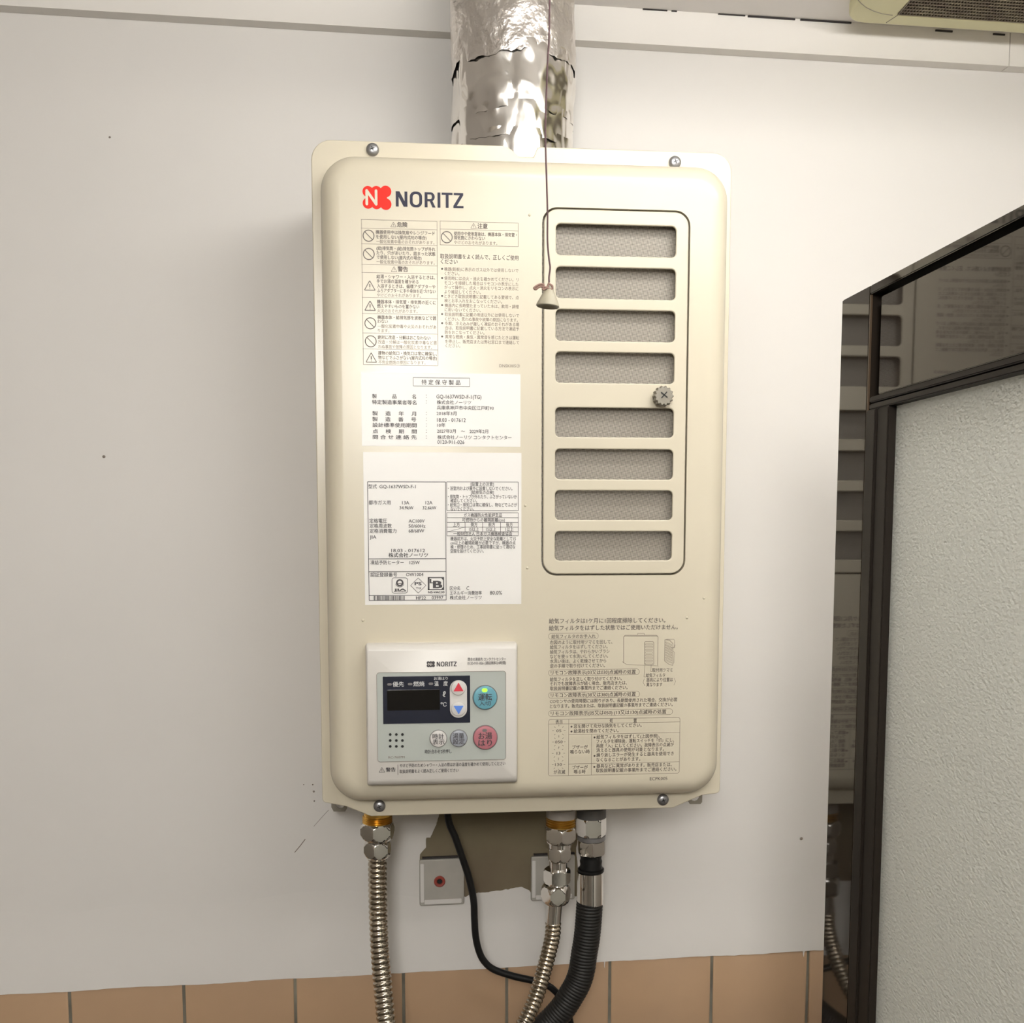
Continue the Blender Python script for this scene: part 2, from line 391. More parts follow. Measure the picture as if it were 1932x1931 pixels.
lipped_plate(791, 876, 1623, 1706, 'painted-over plastic wall plate with a red wall plug in it', True)
lipped_plate(1002, 1084, 1617, 1697, 'stained cream wall plate partly hidden behind the right steel hose', False)

# ------------------------------------------------------------------ water heater
YFL, YBD = .8827, .8577                      # flange and front face, metres from the camera's plane
yF = CAM.y + YFL; yB = CAM.y + YBD
def fl(px, py): p = atY(px, py, YFL); return p.x, p.z
def bd(px, py, Y=YBD): p = atY(px, py, Y); return p.x, p.z
xL = fl(587, 302)[0]; xR = fl(1381, 314)[0]; zTop = fl(900, 273)[1]; zBot = fl(855, 1537.3)[1]; zS = fl(607, 1516)[1]
heater = thing('water_heater', 'cream wall-mounted gas water heater with louvred front, white labels and small control panel', 'water heater', ((xL+xR)/2, yF+.05, zBot))
# case behind the cover
ybk = -.012
MB().box(xL+.005, xR-.005, yF+.0042, ybk, zS+.003, zTop-.006).build('case', M['cream'], heater, bevel=.002)
# flange of the cover, with the notch at the top and cut lower corners
def arc(cx, cz, r, a0, a1, n=7): return [(cx+r*cos(R(a0+(a1-a0)*k/n)), cz+r*sin(R(a0+(a1-a0)*k/n))) for k in range(n+1)]
n1 = fl(951, 276)[0]; n2 = fl(981, 296); n3 = fl(1006, 296); n4 = fl(1020, 284)[0]
c1 = fl(655, 1523); c2 = fl(700, 1541); d1 = fl(1270, 1525); d2 = fl(1325, 1501); rr = .016
out = arc(xR-rr, zTop-rr, rr, 0, 90) + [(n4, zTop), (n4-.003, zTop-.001), n3, n2, (n2[0]-.006, n2[1]+.005), (n1+.004, zTop-.0015), (n1, zTop)] + arc(xL+rr, zTop-rr, rr, 90, 180)
out += arc(xL+.004, zS+.004, .004, 180, 270, 4) + [c1, c2] + [d1, d2] + arc(xR-.004, zS+.004, .004, 270, 360, 4)
sheet([out], yF, yF+.004, .0009).build('cover_flange', M['cream'], heater, smooth=35)
# raised body
bx0 = bd(611, 800, .868)[0]; bx1 = bd(1373.6, 440, .868)[0]; bz1 = bd(700, 293.5, .868)[1]; bz0 = bd(700, 1513, .868)[1]
prof = [(0, yF, .028), (0, yB+.0165, .028)]
for k in range(1, 9):
    a = R(90*k/8); prof.append((.0165*(1-cos(a)), yB+.0165*(1-sin(a)), .028 - .0165*(1-cos(a))*.8))
rs = [[Vector((x, y, z)) for x, z in rrect(bx0+i, bx1-i, bz0+i, bz1-i, r, 10)] for i, y, r in prof]
gx0 = bd(1022.5, 600)[0]; gx1 = bd(1300, 600)[0]; gz1 = bd(1160, 394)[1]; gz0 = bd(1160, 1086)[1]
hole = rrect(gx0, gx1, gz0, gz1, .0125, 8)
bodym = MB().rings(rs, False, False)
ins = .0165
face = sheet([rrect(bx0+ins, bx1-ins, bz0+ins, bz1-ins, .028-.0165*.8, 10), hole], yB, yB+.0001)
cu = bpy.data.curves.new('tmp', 'CURVE'); cu.dimensions = '2D'; cu.fill_mode = 'BOTH'
for lp in (rrect(bx0+ins, bx1-ins, bz0+ins, bz1-ins, .028-.0165*.8, 10), hole):
    sp = cu.splines.new('POLY'); sp.points.add(len(lp)-1); sp.use_cyclic_u = True
    for k, (x, z) in enumerate(lp): sp.points[k].co = (x, z, 0, 1)
me = curve_mesh(cu)
bodym.add([(v.co.x, yB, v.co.y) for v in me.vertices], [tuple(p.vertices) for p in me.polygons])
rim = [[Vector((x, y, z)) for x, z in rrect(gx0+i, gx1-i, gz0+i, gz1-i, .0125-i, 8)] for i, y in ((0, yB), (0, yB+.011))]
bodym.rings(rim, False, False)
body = MB(); body.v = bodym.v; body.f = bodym.f
bm = bmesh.new()
mm = bpy.data.meshes.new('front_cover'); mm.from_pydata(body.v, [], body.f); bm.from_mesh(mm); bmesh.ops.remove_doubles(bm, verts=bm.verts, dist=.00002); bmesh.ops.recalc_face_normals(bm, faces=bm.faces); bm.to_mesh(mm); bm.free()
cc = Vector(((bx0+bx1)/2, yB, (bz0+bz1)/2)); mm.transform(Matrix.Translation(-cc))
link(mm, 'front_cover', M['cream'], cc, heater, smooth=40)
# filter behind the louvres, then the louvre panel
sheet([rrect(gx0+.0002, gx1-.0002, gz0+.0002, gz1-.0002, .012, 6)], yB+.0092, yB+.0105).build('filter', M['filter'], heater)
slots = [(424.6, 483.5), (505.5, 564.5), (585.5, 644.5), (665.5, 723.5), (770, 825.5), (848, 905), (926, 981.5), (1003, 1057.8)]
g = .0014
loops = [rrect(gx0+g, gx1-g, gz0+g, gz1-g, .0115, 8)]
sx0 = bd(1048.5, 600)[0]; sx1 = bd(1274, 560)[0]
for a, b in slots: loops.append(rrect(sx0, sx1, bd(1160, b)[1], bd(1160, a)[1], .0037, 5))
lv = sheet(loops, yB-.0004, yB+.0022, .0009, 2).build('louvre_panel', M['cream'], heater, smooth=35)
# knob with ribbed edge and crossed slot
kx, kz = bd(1249, 749, YBD-.004)
kb = []
for i, (r, y) in enumerate(((.0068, yB), (.0068, yB-.004), (.0078, yB-.0045), (.0080, yB-.0095), (.0070, yB-.0115), (.0002, yB-.0118))):
    kb.append([Vector((kx + (r + (.0006*cos(14*2*pi*j/112) if 2 <= i <= 4 else 0))*cos(2*pi*j/112), y, kz + (r + (.0006*cos(14*2*pi*j/112) if 2 <= i <= 4 else 0))*sin(2*pi*j/112))) for j in range(112)])
kn = MB().rings(kb).build('knob', M['knob'], lv, smooth=35)
kn['label'] = 'grey ribbed turn knob'
kk = MB()
for ang in (48, -38):
    a = R(ang); L_ = .0034; w = .00045
    kk.add([(kx+cos(a)*s*L_ - sin(a)*t*w, yB-.01215, kz+.0006+sin(a)*s*L_+cos(a)*t*w) for s, t in ((-1,-1),(1,-1),(1,1),(-1,1))], [(0,1,2,3)])
    for y_ in (yB-.0117,): kk.add([(kx+cos(a)*s*L_ - sin(a)*t*w, y_, kz+.0006+sin(a)*s*L_+cos(a)*t*w) for s, t in ((-1,-1),(1,-1),(1,1),(-1,1))], [(0,1,2,3)])
kk.build('knob_slot', M['black'], lv)
# cover screws
for px, py in ((703, 283), (1273, 307), (716, 1521), (1250.5, 1509)):
    x, z = fl(px, py)
    sc = MB().lathe([(.0052, 0), (.0052, .0009), (.0047, .0020), (.0034, .0029), (.0016, .0033), (.0002, .0034)], (x, yF-.0002, z), (0, -1, 0), 32).build('screw', M['screw'], heater, smooth=50)
    q = MB()
    for ang in (20, 110):
        a = R(ang); L_ = .0018; w = .00035
        q.box(-1, 1, 0, 1, -1, 1, lambda s, y, t: Vector((x+cos(a)*s*L_-sin(a)*t*w, yF-.0036+.001*y, z+sin(a)*s*L_+cos(a)*t*w)))
    q.build('screw_slot', M['black'], sc)
# small round dimples
for px, py in ((999, 406), (991, 954), (995, 1072), (685, 1171), (1296, 1166), (1328, 1129)):
    x, z = bd(px, py)
    MB().lathe([(.0012, 0), (.0010, .0005), (.0005, .0008), (.0001, .0009)], (x, yB+.0001, z), (0, -1, 0), 16).build('rivet', M['cream'], heater, smooth=60)
# mounting lugs under the lower corners
for pts, hl in ((((625, 1505), (625, 1524), (629.5, 1532), (651, 1532), (655, 1526), (655, 1505)), (642, 1517, 8, 9)), (((1297, 1490), (1297.5, 1511), (1302, 1518), (1321.5, 1518), (1325, 1514), (1325.5, 1490)), (1311, 1503, 9, 9.5))):
    Yl = 1.0
    po = [(atY(*q, Yl).x, atY(*q, Yl).z) for q in pts]
    h = atY(hl[0], hl[1], Yl); k = Yl/FPX*1.04
    sheet([po, [(h.x+hl[2]*k*cos(2*pi*j/24), h.z+hl[3]*k*sin(2*pi*j/24)) for j in range(24)]], CAM.y+Yl, CAM.y+Yl+.002, .0003).build('mounting_lug', M['lugm'], heater)

# ------------------------------------------------------------------ printing on flat faces (text stays flat print)
def px_m(px, py, Y): return (atY(px+5, py, Y) - atY(px-5, py, Y)).length/10
class Print:
    def __init__(s, Y, lift=.00012): s.Y = Y; s.y = CAM.y + Y - lift; s.v = []; s.f = []; s.off = False
    def quad(s, x0, x1, z0, z1): k = len(s.v); s.v += [(x0, s.y, z0), (x1, s.y, z0), (x1, s.y, z1), (x0, s.y, z1)]; s.f.append((k, k+1, k+2, k+3))
    def poly(s, pts): k = len(s.v); s.y -= 6e-6 if s.off else 1.2e-7; s.v += [(x, s.y, z) for x, z in pts]; s.f.append(tuple(range(k, k+len(pts))))
    def seg(s, a, b, w):                   # stroke between two points on the face, width in metres
        a = Vector(a); b = Vector(b); d = (b-a).normalized(); n = Vector((-d.y, d.x))*w/2
        s.poly([tuple(a+n), tuple(a-n), tuple(b-n), tuple(b+n)])
    def pt(s, px, py): p = atY(px, py, s.Y); return (p.x, p.z)
    def line(s, p, q, w=.9): s.seg(s.pt(*p), s.pt(*q), w*px_m(*p, s.Y))
    def ring(s, c, r, w, n=36, a0=0, a1=360):
        for k in range(n):
            t0 = R(a0+(a1-a0)*k/n); t1 = R(a0+(a1-a0)*(k+1)/n); o, i = r+w/2, r-w/2
            s.poly([(c[0]+o*cos(t0), c[1]+o*sin(t0)), (c[0]+i*cos(t0), c[1]+i*sin(t0)), (c[0]+i*cos(t1), c[1]+i*sin(t1)), (c[0]+o*cos(t1), c[1]+o*sin(t1))])
    def loop(s, pts, w):
        for i in range(len(pts)): s.seg(pts[i], pts[(i+1) % len(pts)], w)
    def rect(s, x0, y0, x1, y1, w=.9, r=0):  # given by photo measurements of opposite corners
        a = s.pt(x0, y0); b = s.pt(x1, y1); ww = w*px_m(x0, y0, s.Y)
        s.loop(rrect(a[0], b[0], b[1], a[1], max(r, .00001), 4 if r else 1), ww)
    def text(s, t, px0, px1, yc, h, bold=0.0, fit=True):
        cu = bpy.data.curves.new('t', 'FONT'); cu.body = t; cu.size = 1; cu.resolution_u = 2; cu.fill_mode = 'FRONT'
        me = curve_mesh(cu)
        if not len(me.vertices): bpy.data.meshes.remove(me); return
        xs = [v.co.x for v in me.vertices]; x0, x1 = min(xs), max(xs)
        ascii_ = all(ord(c) < 128 for c in t)
        a = s.pt(px0, yc); b = s.pt(px1, yc); hm = h*px_m(px0, yc, s.Y)
        sx = (b[0]-a[0])/(x1-x0) if fit else hm/.95
        zc_, sz = (.36, hm/.74) if ascii_ else (.375, hm/.90)
        e_ = .012 + bold                     # stroke weight: the outlines are laid down twice, a hair apart
        for q_, (ox, oz) in enumerate(((-e_, -e_*.5), (e_, e_*.5)) if bold < .018 else ((-e_, -e_*.5), (e_, -e_*.5), (-e_, e_*.5), (e_, e_*.5))):
            k = len(s.v); y_ = s.y - q_*4e-6
            s.v += [(a[0]+(v.co.x-x0+ox)*sx, y_, a[1]+(v.co.y-zc_+oz)*sz) for v in me.vertices]
            s.f += [tuple(i+k for i in p.vertices) for p in me.polygons]
        bpy.data.meshes.remove(me)
    def done(s, name, m, parent):
        o = MB(); o.v = [Vector(p) for p in s.v]; o.f = s.f
        lo = o.v[0].copy(); me = bpy.data.meshes.new(name); me.from_pydata([p-lo for p in o.v], [], o.f); me.update()
        return link(me, name, m, lo, parent)
def A(x, y): return (660+x/5.363, 340+y/5.363)
def B(x, y): return (670+x/4.197, 690+y/4.197)
def C(x, y): return (670+x/5.218, 1190+y/5.218)
def D(x, y): return (1000+x/4.826, 1140+y/4.826)
def lines(pr, fn, rows, h, bold=0.0):
    for t, x0, x1, y in rows:
        a = fn(x0, y); b = fn(x1, y); pr.text(t, a[0], b[0], a[1], h, bold)

def wordmark(pr, px0, px1, yc, h):        # squarish sans capitals of the maker's name
    a = pr.pt(px0, yc); b = pr.pt(px1, yc); k = (b[0]-a[0])/683.0; hz_ = h*px_m(px0, yc, pr.Y)/150.0
    def P(pts): pr.y -= 3e-6; pr.poly([(a[0]+x*k, a[1]+(y-75)*hz_) for x, y in pts])
    def O(x0, x1, y0, y1, r, tx, ty):
        o = rrect(x0, x1, y0, y1, r, 6); i = rrect(x0+tx, x1-tx, y0+ty, y1-ty, r*.62, 6)
        pr.y -= 3e-6
        for q in range(len(o)):
            w = (q+1) % len(o); pr.poly([(a[0]+x*k, a[1]+(y-75)*hz_) for x, y in (o[q], i[q], i[w], o[w])])
    P([(0, 0), (29, 0), (29, 150), (0, 150)]); P([(88, 0), (117, 0), (117, 150), (88, 150)]); P([(0, 150), (38, 150), (117, 0), (79, 0)])
    O(141, 265, -3, 153, 52, 29, 24)
    P([(290, 0), (319, 0), (319, 150), (290, 150)]); P([(319, 128), (350, 128), (350, 150), (319, 150)]); P([(319, 60), (350, 60), (350, 82), (319, 82)])
    pr.y -= 3e-6
    for q in range(12):
        t0 = R(-90+15*q); t1 = R(-90+15*(q+1))
        pr.poly([(a[0]+(350+rx*cos(t))*k, a[1]+(105+ry*sin(t)-75)*hz_) for t, rx, ry in ((t0, 42, 45), (t0, 13, 23), (t1, 13, 23), (t1, 42, 45))])
    P([(340, 66), (368, 66), (400, 0), (368, 0)])
    P([(420, 0), (449, 0), (449, 150), (420, 150)])
    P([(462, 128), (572, 128), (572, 150), (462, 150)]); P([(503, 0), (532, 0), (532, 128), (503, 128)])
    P([(584, 128), (680, 128), (680, 150), (584, 150)]); P([(580, 0), (683, 0), (683, 22), (580, 22)]); P([(580, 22), (615, 22), (680, 128), (645, 128)])
# brand mark and name
lg = Print(YBD); lg.off = True
mx0, mz1 = lg.pt(684.2, 354); mx1, mz0 = lg.pt(736.4, 392); u = (mx1-mx0)/3; cxm = (mx0+mx1)/2; czm = (mz0+mz1)/2
for i in (-1, 0, 1):
    for j in (-1, 1): lg.poly(circ(cxm + i*u*.93 + (.0006 if i == 1 else 0), czm + j*(.0045 + .0002*(i+1)), .0043 if i < 1 else .0045, 28))
lg.y -= 1e-5; lg.poly([(mx0+.0025, czm-.0065), (mx1-.0025, czm-.0065), (mx1-.0025, czm+.0065), (mx0+.0025, czm+.0065)])
lg.done('logo_mark', M['logored'], heater)
ln = Print(YBD, .00034); ln.off = True
nx = cxm - .0035
for a, b in (((-.0042, -.0052), (-.0042, .0052)), ((-.0042, .0052), (.0032, -.0052)), ((.0032, -.0052), (.0032, .0052))): ln.seg((nx+a[0], czm+a[1]), (nx+b[0], czm+b[1]), .0021)
for a in ((-.0042, -.0052), (-.0042, .0052), (.0032, -.0052), (.0032, .0052)): ln.poly(circ(nx+a[0], czm+a[1], .00105, 14))
ln.done('logo_letter', M['cream'], heater)
lt = Print(YBD); wordmark(lt, 746.7, 874.5, 375.5, 28); lt.done('brand_name', M['logoblue'], heater)

# caution print on the upper left
hd = Print(YBD); tx = Print(YBD); rl = Print(YBD)
for py in (414.2, 430.4, 460.3, 498.9, 514.3, 561.3, 591.7, 628.6, 658.5): 
    z = rl.pt(684, py)[1]; rl.seg((rl.pt(682, 500)[0], z), (rl.pt(825, 500)[0], z), .0003)
rl.rect(682, 414.2, 824, 414.2+.1) if False else None
xa, za = rl.pt(682, 414.2); xb = rl.pt(825, 500)[0]; zb = rl.pt(688, 688.3)[1]
rl.loop([(xa, za), (xb, za), (xb, zb), (xa, zb)], .00035)
xa2 = rl.pt(*A(913, 420))[0]; xb2 = rl.pt(*A(1704, 430))[0]; za2 = rl.pt(*A(913, 414))[1]; zb2 = rl.pt(*A(913, 655))[1]; zm2 = rl.pt(*A(913, 495))[1]
rl.loop([(xa2, za2), (xb2, za2), (xb2, zb2), (xa2, zb2)], .00035); rl.seg((xa2, zm2), (xb2, zm2), .0003)
lines(hd, A, [('危険', 480, 582, 450), ('警告', 485, 588, 900), ('注意', 1293, 1393, 465)], 9.5, .02)
lines(hd, A, [('機器使用中は換気扇やレンジフード', 262, 860, 525), ('を使用しない(屋内式FEの場合)', 265, 775, 573), ('(給)排気筒・(給)排気筒トップが外れ', 270, 865, 688), ('たり、穴があいたり、詰まった状態', 270, 865, 735), ('で使用しない(屋内式の場合)', 272, 725, 780),
    ('給湯・シャワー・入浴するときは、', 270, 862, 975), ('手でお湯の温度を確かめる', 272, 695, 1022), ('入浴するときは、循環アダプターや', 275, 865, 1070), ('ふろアダプターに手や身体を近づけない', 275, 868, 1117),
    ('機器本体・排気管・排気筒の近くに', 275, 870, 1230), ('燃えやすいものを置かない', 277, 703, 1275), ('機器本体・給排気部を波板などで囲', 280, 873, 1388), ('わない', 280, 385, 1430), ('絶対に改造・分解はおこなわない', 283, 815, 1590),
    ('建物の給気口・換気口は常に確保し、', 287, 880, 1750), ('物などでふさがない(屋内式FEの場合)', 287, 880, 1795), ('使用中や使用直後は、機器本体・排気管・', 1053, 1690, 540), ('排気筒にさわらない', 1053, 1367, 583)], 7.4, .012)
lines(hd, A, [('取扱説明書をよく読んで、正しくご使用', 915, 1706, 770), ('ください', 920, 1090, 823)], 9.0, .006)
lines(tx, A, [('一酸化炭素中毒のおそれがあります。', 268, 855, 620), ('一酸化炭素中毒のおそれがあります。', 270, 858, 826), ('やけどのおそれがあります。', 275, 718, 1163), ('火災のおそれがあります。', 278, 685, 1322), ('一酸化炭素中毒や火災のおそれがあ', 282, 875, 1478), ('ります。', 285, 400, 1523),
    ('改造・分解は一酸化炭素中毒など思', 285, 880, 1638), ('わぬ事故や故障の原因となります。', 287, 832, 1685), ('不完全燃焼の原因になります。', 290, 765, 1843), ('やけどのおそれがあります。', 1055, 1492, 630),
    ('機器(銘板)に表示のガス以外では使用しないで', 955, 1706, 900), ('ください。', 958, 1108, 945), ('使用時には点火・消火を確かめてください。リ', 955, 1706, 993), ('モコンを接続した場合はリモコンの表示にした', 957, 1706, 1040), ('がって操作し、点火・消火をリモコンの表示に', 957, 1706, 1085), ('より確認してください。', 957, 1325, 1130),
    ('ときどき取扱説明書に記載してある要領で、点', 957, 1710, 1175), ('検とお手入れをおこなってください。', 957, 1540, 1220), ('機器内に長時間たまっていた水は、飲用・調理', 960, 1710, 1268), ('に用いないでください。', 960, 1325, 1312), ('取扱説明書に記載の用途以外には使用しないで', 960, 1713, 1358), ('ください。思わぬ事故や故障の原因になります。', 962, 1700, 1405),
    ('冬期、冷え込みが厳しく凍結のおそれがある場', 962, 1713, 1450), ('合は、取扱説明書に記載している方法で凍結予', 962, 1713, 1495), ('防をおこなってください。', 962, 1362, 1540), ('異常な燃焼・臭気・異常音を感じたときは運転', 965, 1713, 1585), ('を停止し、販売店または弊社窓口まで連絡して', 965, 1713, 1633), ('ください。', 967, 1118, 1676), ('DNSK005③', 1513, 1720, 1878)], 7.0, .0)
for y in (900, 993, 1175, 1268, 1358, 1450, 1585):
    p = hd.pt(*A(934, y-2)); hd.poly(circ(p[0], p[1], .0008, 12))
def prohibit(pr, px, py, r=10.3):
    c = pr.pt(px, py); k = px_m(px, py, pr.Y); pr.ring(c, r*k, .0007); d = r*k*.7; pr.seg((c[0]-d, c[1]+d), (c[0]+d, c[1]-d), .0006)
def tri(pr, px, py, w, w_=.0006, mark=True):
    c = pr.pt(px, py); k = px_m(px, py, pr.Y); h = w*k
    pr.loop([(c[0]-h, c[1]-h*.8), (c[0]+h, c[1]-h*.8), (c[0], c[1]+h*.95)], w_)
    if mark: pr.seg((c[0], c[1]+h*.35), (c[0], c[1]-h*.3), w_*1.3); pr.poly(circ(c[0], c[1]-h*.55, w_*.6, 8))
for x, y in ((190, 563), (192, 748), (208, 1450), (212, 1632), (981, 578)): prohibit(hd, *A(x, y))
for x, y in ((202, 1070), (205, 1275), (217, 1800)): tri(hd, *A(x, y), 10)
for x, y in ((441, 452), (447, 903), (1252, 465)): tri(hd, *A(x, y), 5.3, .0003)
hd.done('printed_text', M['inkmid'], heater); tx.done('printed_text', M['inklight'], heater); rl.done('printed_frame', M['inklight'], heater)

# two white labels
def label_plate(x0, y0, x1, y1):
    a = bd(x0, y0); b = bd(x1, y1)
    return sheet([rrect(a[0], b[0], b[1], a[1], .0003, 2)], yB-.0002, yB+.0001).build('rating_label', M['paper'], heater)
l1 = label_plate(681, 702.5, 981.8, 843.7); l2 = label_plate(685, 853.2, 983.5, 1140)
p1 = Print(YBD, .0004)
p1.rect(*B(460, 95), *B(908, 167), .8)
lines(p1, B, [('特 定 保 守 製 品', 527, 833, 132)], 9.5)
lines(p1, B, [('製　　　品　　　名', 135, 482, 243), ('特定製造事業者等名', 135, 485, 290), ('製　 造 　年　 月', 137, 483, 379), ('製　 造　 番 　号', 137, 483, 425), ('設計標準使用期間', 139, 487, 471), ('点　 検　 期　 間', 140, 487, 520), ('問 合 せ 連 絡 先', 141, 487, 566)], 8.0, .006)
for y in (243, 288, 379, 425, 471, 520, 566):
    for dy in (-8, 10): c = p1.pt(*B(564, y+dy)); p1.poly(circ(c[0], c[1], .0003, 8))
lines(p1, B, [('GQ-1637WSD-F-1(TG)', 643, 1000, 245), ('株式会社ノーリツ', 648, 918, 291), ('兵庫県神戸市中央区江戸町93', 648, 1096, 334), ('2018年3月', 645, 803, 379), ('18.03 - 017612', 649, 875, 430), ('10年', 650, 714, 472), ('2027年3月　～　2029年2月', 649, 1053, 519), ('株式会社ノーリツ コンタクトセンター', 652, 1238, 567), ('0120-911-026', 652, 865, 605)], 7.6)
p1.done('printed_text', M['ink'], l1)
p2 = Print(YBD, .0004)
def bl(a, b, w=.9): 
    pa = p2.pt(*B(*a)); pb = p2.pt(*B(*b)); p2.seg(pa, pb, w*.00043)
# main frame and separators, axis-aligned on the label
fx0 = p2.pt(*B(104, 1300))[0]; fx1 = p2.pt(*B(718, 1300))[0]; fz = [p2.pt(*B(400, y))[1] for y in (921, 1531, 1632, 1820, 1859)]
for z in fz: p2.seg((fx0, z), (fx1, z), .0005)
for x in (fx0, fx1): p2.seg((x, fz[0]), (x, fz[-1]), .0005)
lines(p2, B, [('型式', 105, 172, 958), ('都市ガス用', 108, 280, 1085), ('定格電圧', 113, 252, 1230), ('定格周波数', 115, 290, 1270), ('定格消費電力', 115, 327, 1310), ('凍結予防ヒーター', 122, 385, 1560), ('認証登録番号', 122, 333, 1657)], 8.2)
lines(p2, B, [('GQ-1637WSD-F-1', 193, 480, 958), ('13A', 372, 428, 1086), ('12A', 557, 612, 1086), ('34.9kW', 352, 462, 1126), ('32.6kW', 535, 643, 1126), ('AC100V', 424, 550, 1231), ('50/60Hz', 424, 557, 1271), ('68/68W', 424, 547, 1309), ('JIA', 117, 168, 1358), ('18.03 - 017612', 287, 553, 1465), ('125W', 432, 512, 1560), ('OW1004', 404, 540, 1655), ('HF22', 483, 560, 1840), ('03997', 607, 698, 1838)], 6.6, .004)
lines(p2, B, [('株式会社ノーリツ', 265, 577, 1502)], 8.4, .014)
bar = random.Random(3); x = 143
while x < 393:
    w = bar.choice((2.4, 3, 5.5)); p2.line(B(x, 1842), B(x+w, 1842), 8.4); x += w + bar.choice((2.2, 3, 4.5))
# certification marks
c = p2.pt(*B(354, 1742)); p2.loop(rrect(c[0]-.0064, c[0]+.0064, c[1]-.0064, c[1]+.0064, .002, 4), .0004)
p2.ring((c[0], c[1]+.0022), .0024, .0013, 24); p2.seg((c[0]-.0032, c[1]+.0016), (c[0]+.0032, c[1]+.0016), .0006); p2.ring((c[0], c[1]+.0022), .0035, .0004, 16, 200, 340)
lines(p2, B, [('JIA', 308, 402, 1775)], 4.2, .03); lines(p2, B, [('日本瓦斯検査協会', 310, 406, 1791)], 2.6)
c = p2.pt(*B(500, 1742)); q = .0063; p2.loop([(c[0]-q, c[1]), (c[0], c[1]+q), (c[0]+q, c[1]), (c[0], c[1]-q)], .00035)
lines(p2, B, [('PS', 473, 525, 1727)], 6.0, .02); lines(p2, B, [('TG', 481, 521, 1762)], 3.8, .012)
a = p2.pt(*B(575, 1676)); b = p2.pt(*B(705, 1778))
for z0_, z1_ in ((a[1]-.0008, a[1]), (b[1], b[1]+.0008)): p2.quad(a[0], b[0], z0_, z1_)
p2.quad(a[0], a[0]+.0014, b[1], a[1]); p2.quad(b[0]-.0008, b[0], b[1], a[1]); p2.poly([(b[0]-.003, b[1]), (b[0], b[1]), (b[0], b[1]+.0035)]); p2.poly([(b[0]-.003, a[1]), (b[0], a[1]-.0035), (b[0], a[1])])
lines(p2, B, [('L', 593, 622, 1706)], 8, .03); lines(p2, B, [('B', 622, 685, 1733)], 14.5, .03); lines(p2, B, [('NS-VAC33', 579, 706, 1795)], 4.2, .02)
# right column
gx = p2.pt(*B(726, 1040))[0]; gxx = p2.pt(*B(1291, 1040))[0]; gz = [p2.pt(*B(1000, y))[1] for y in (922, 1150)]
p2.loop([(gx, gz[0]), (gxx, gz[0]), (gxx, gz[1]), (gx, gz[1])], .0004)
hz = [p2.pt(*B(1000, y))[1] for y in (1166, 1205, 1243, 1280, 1317, 1349)]
for z in hz: p2.seg((gx, z), (gxx, z), .00035)
for x in (gx, gxx): p2.seg((x, hz[0]), (x, hz[-1]), .00035)
for xx in (870, 1009, 1151): x = p2.pt(*B(xx, 1260))[0]; p2.seg((x, hz[2]), (x, hz[4]), .00035)
p2.seg((gx+.0005, hz[4]), (p2.pt(*B(870, 1260))[0], hz[3]), .00025)
lines(p2, B, [('[設置上の注意]', 915, 1097, 940), ('・浴室内および屋外に設置しないでください。', 735, 1245, 973), ('[給排気の点検]', 918, 1097, 1005), ('・排気筒・トップが外れたり、ふさがっていないか', 735, 1280, 1038), ('確認してください。', 755, 965, 1070), ('・給気口・排気口は常に確保し、物などでふさが', 735, 1282, 1103), ('ないでください。', 755, 940, 1135),
    ('ガス機器防火性能評定品', 860, 1162, 1185), ('可燃物からの離隔距離(cm)', 847, 1185, 1223), ('上方', 775, 828, 1260), ('側方', 915, 968, 1260), ('前方', 1055, 1108, 1260), ('後方', 1195, 1247, 1260), ('15以上', 902, 980, 1297), ('15以上', 1037, 1117, 1297), ('1以上', 1189, 1253, 1297), ('一般財団法人 日本ガス機器検査協会', 778, 1243, 1333),
    ('機器前方は、火災予防上安全な距離として15', 755, 1272, 1372), ('cm以上の離隔距離が必要ですが、機器の点', 755, 1270, 1405), ('検・修理のため、工事説明書に従って適切な', 755, 1268, 1437), ('空間を設けてください。', 755, 1018, 1469)], 7.4)
lines(p2, B, [('区分名', 750, 830, 1765), ('C', 882, 902, 1763), ('エネルギー消費効率', 750, 1003, 1802), ('80.0%', 1067, 1163, 1799), ('株式会社ノーリツ', 750, 1002, 1839)], 7.6)
p2.done('printed_text', M['ink'], l2)

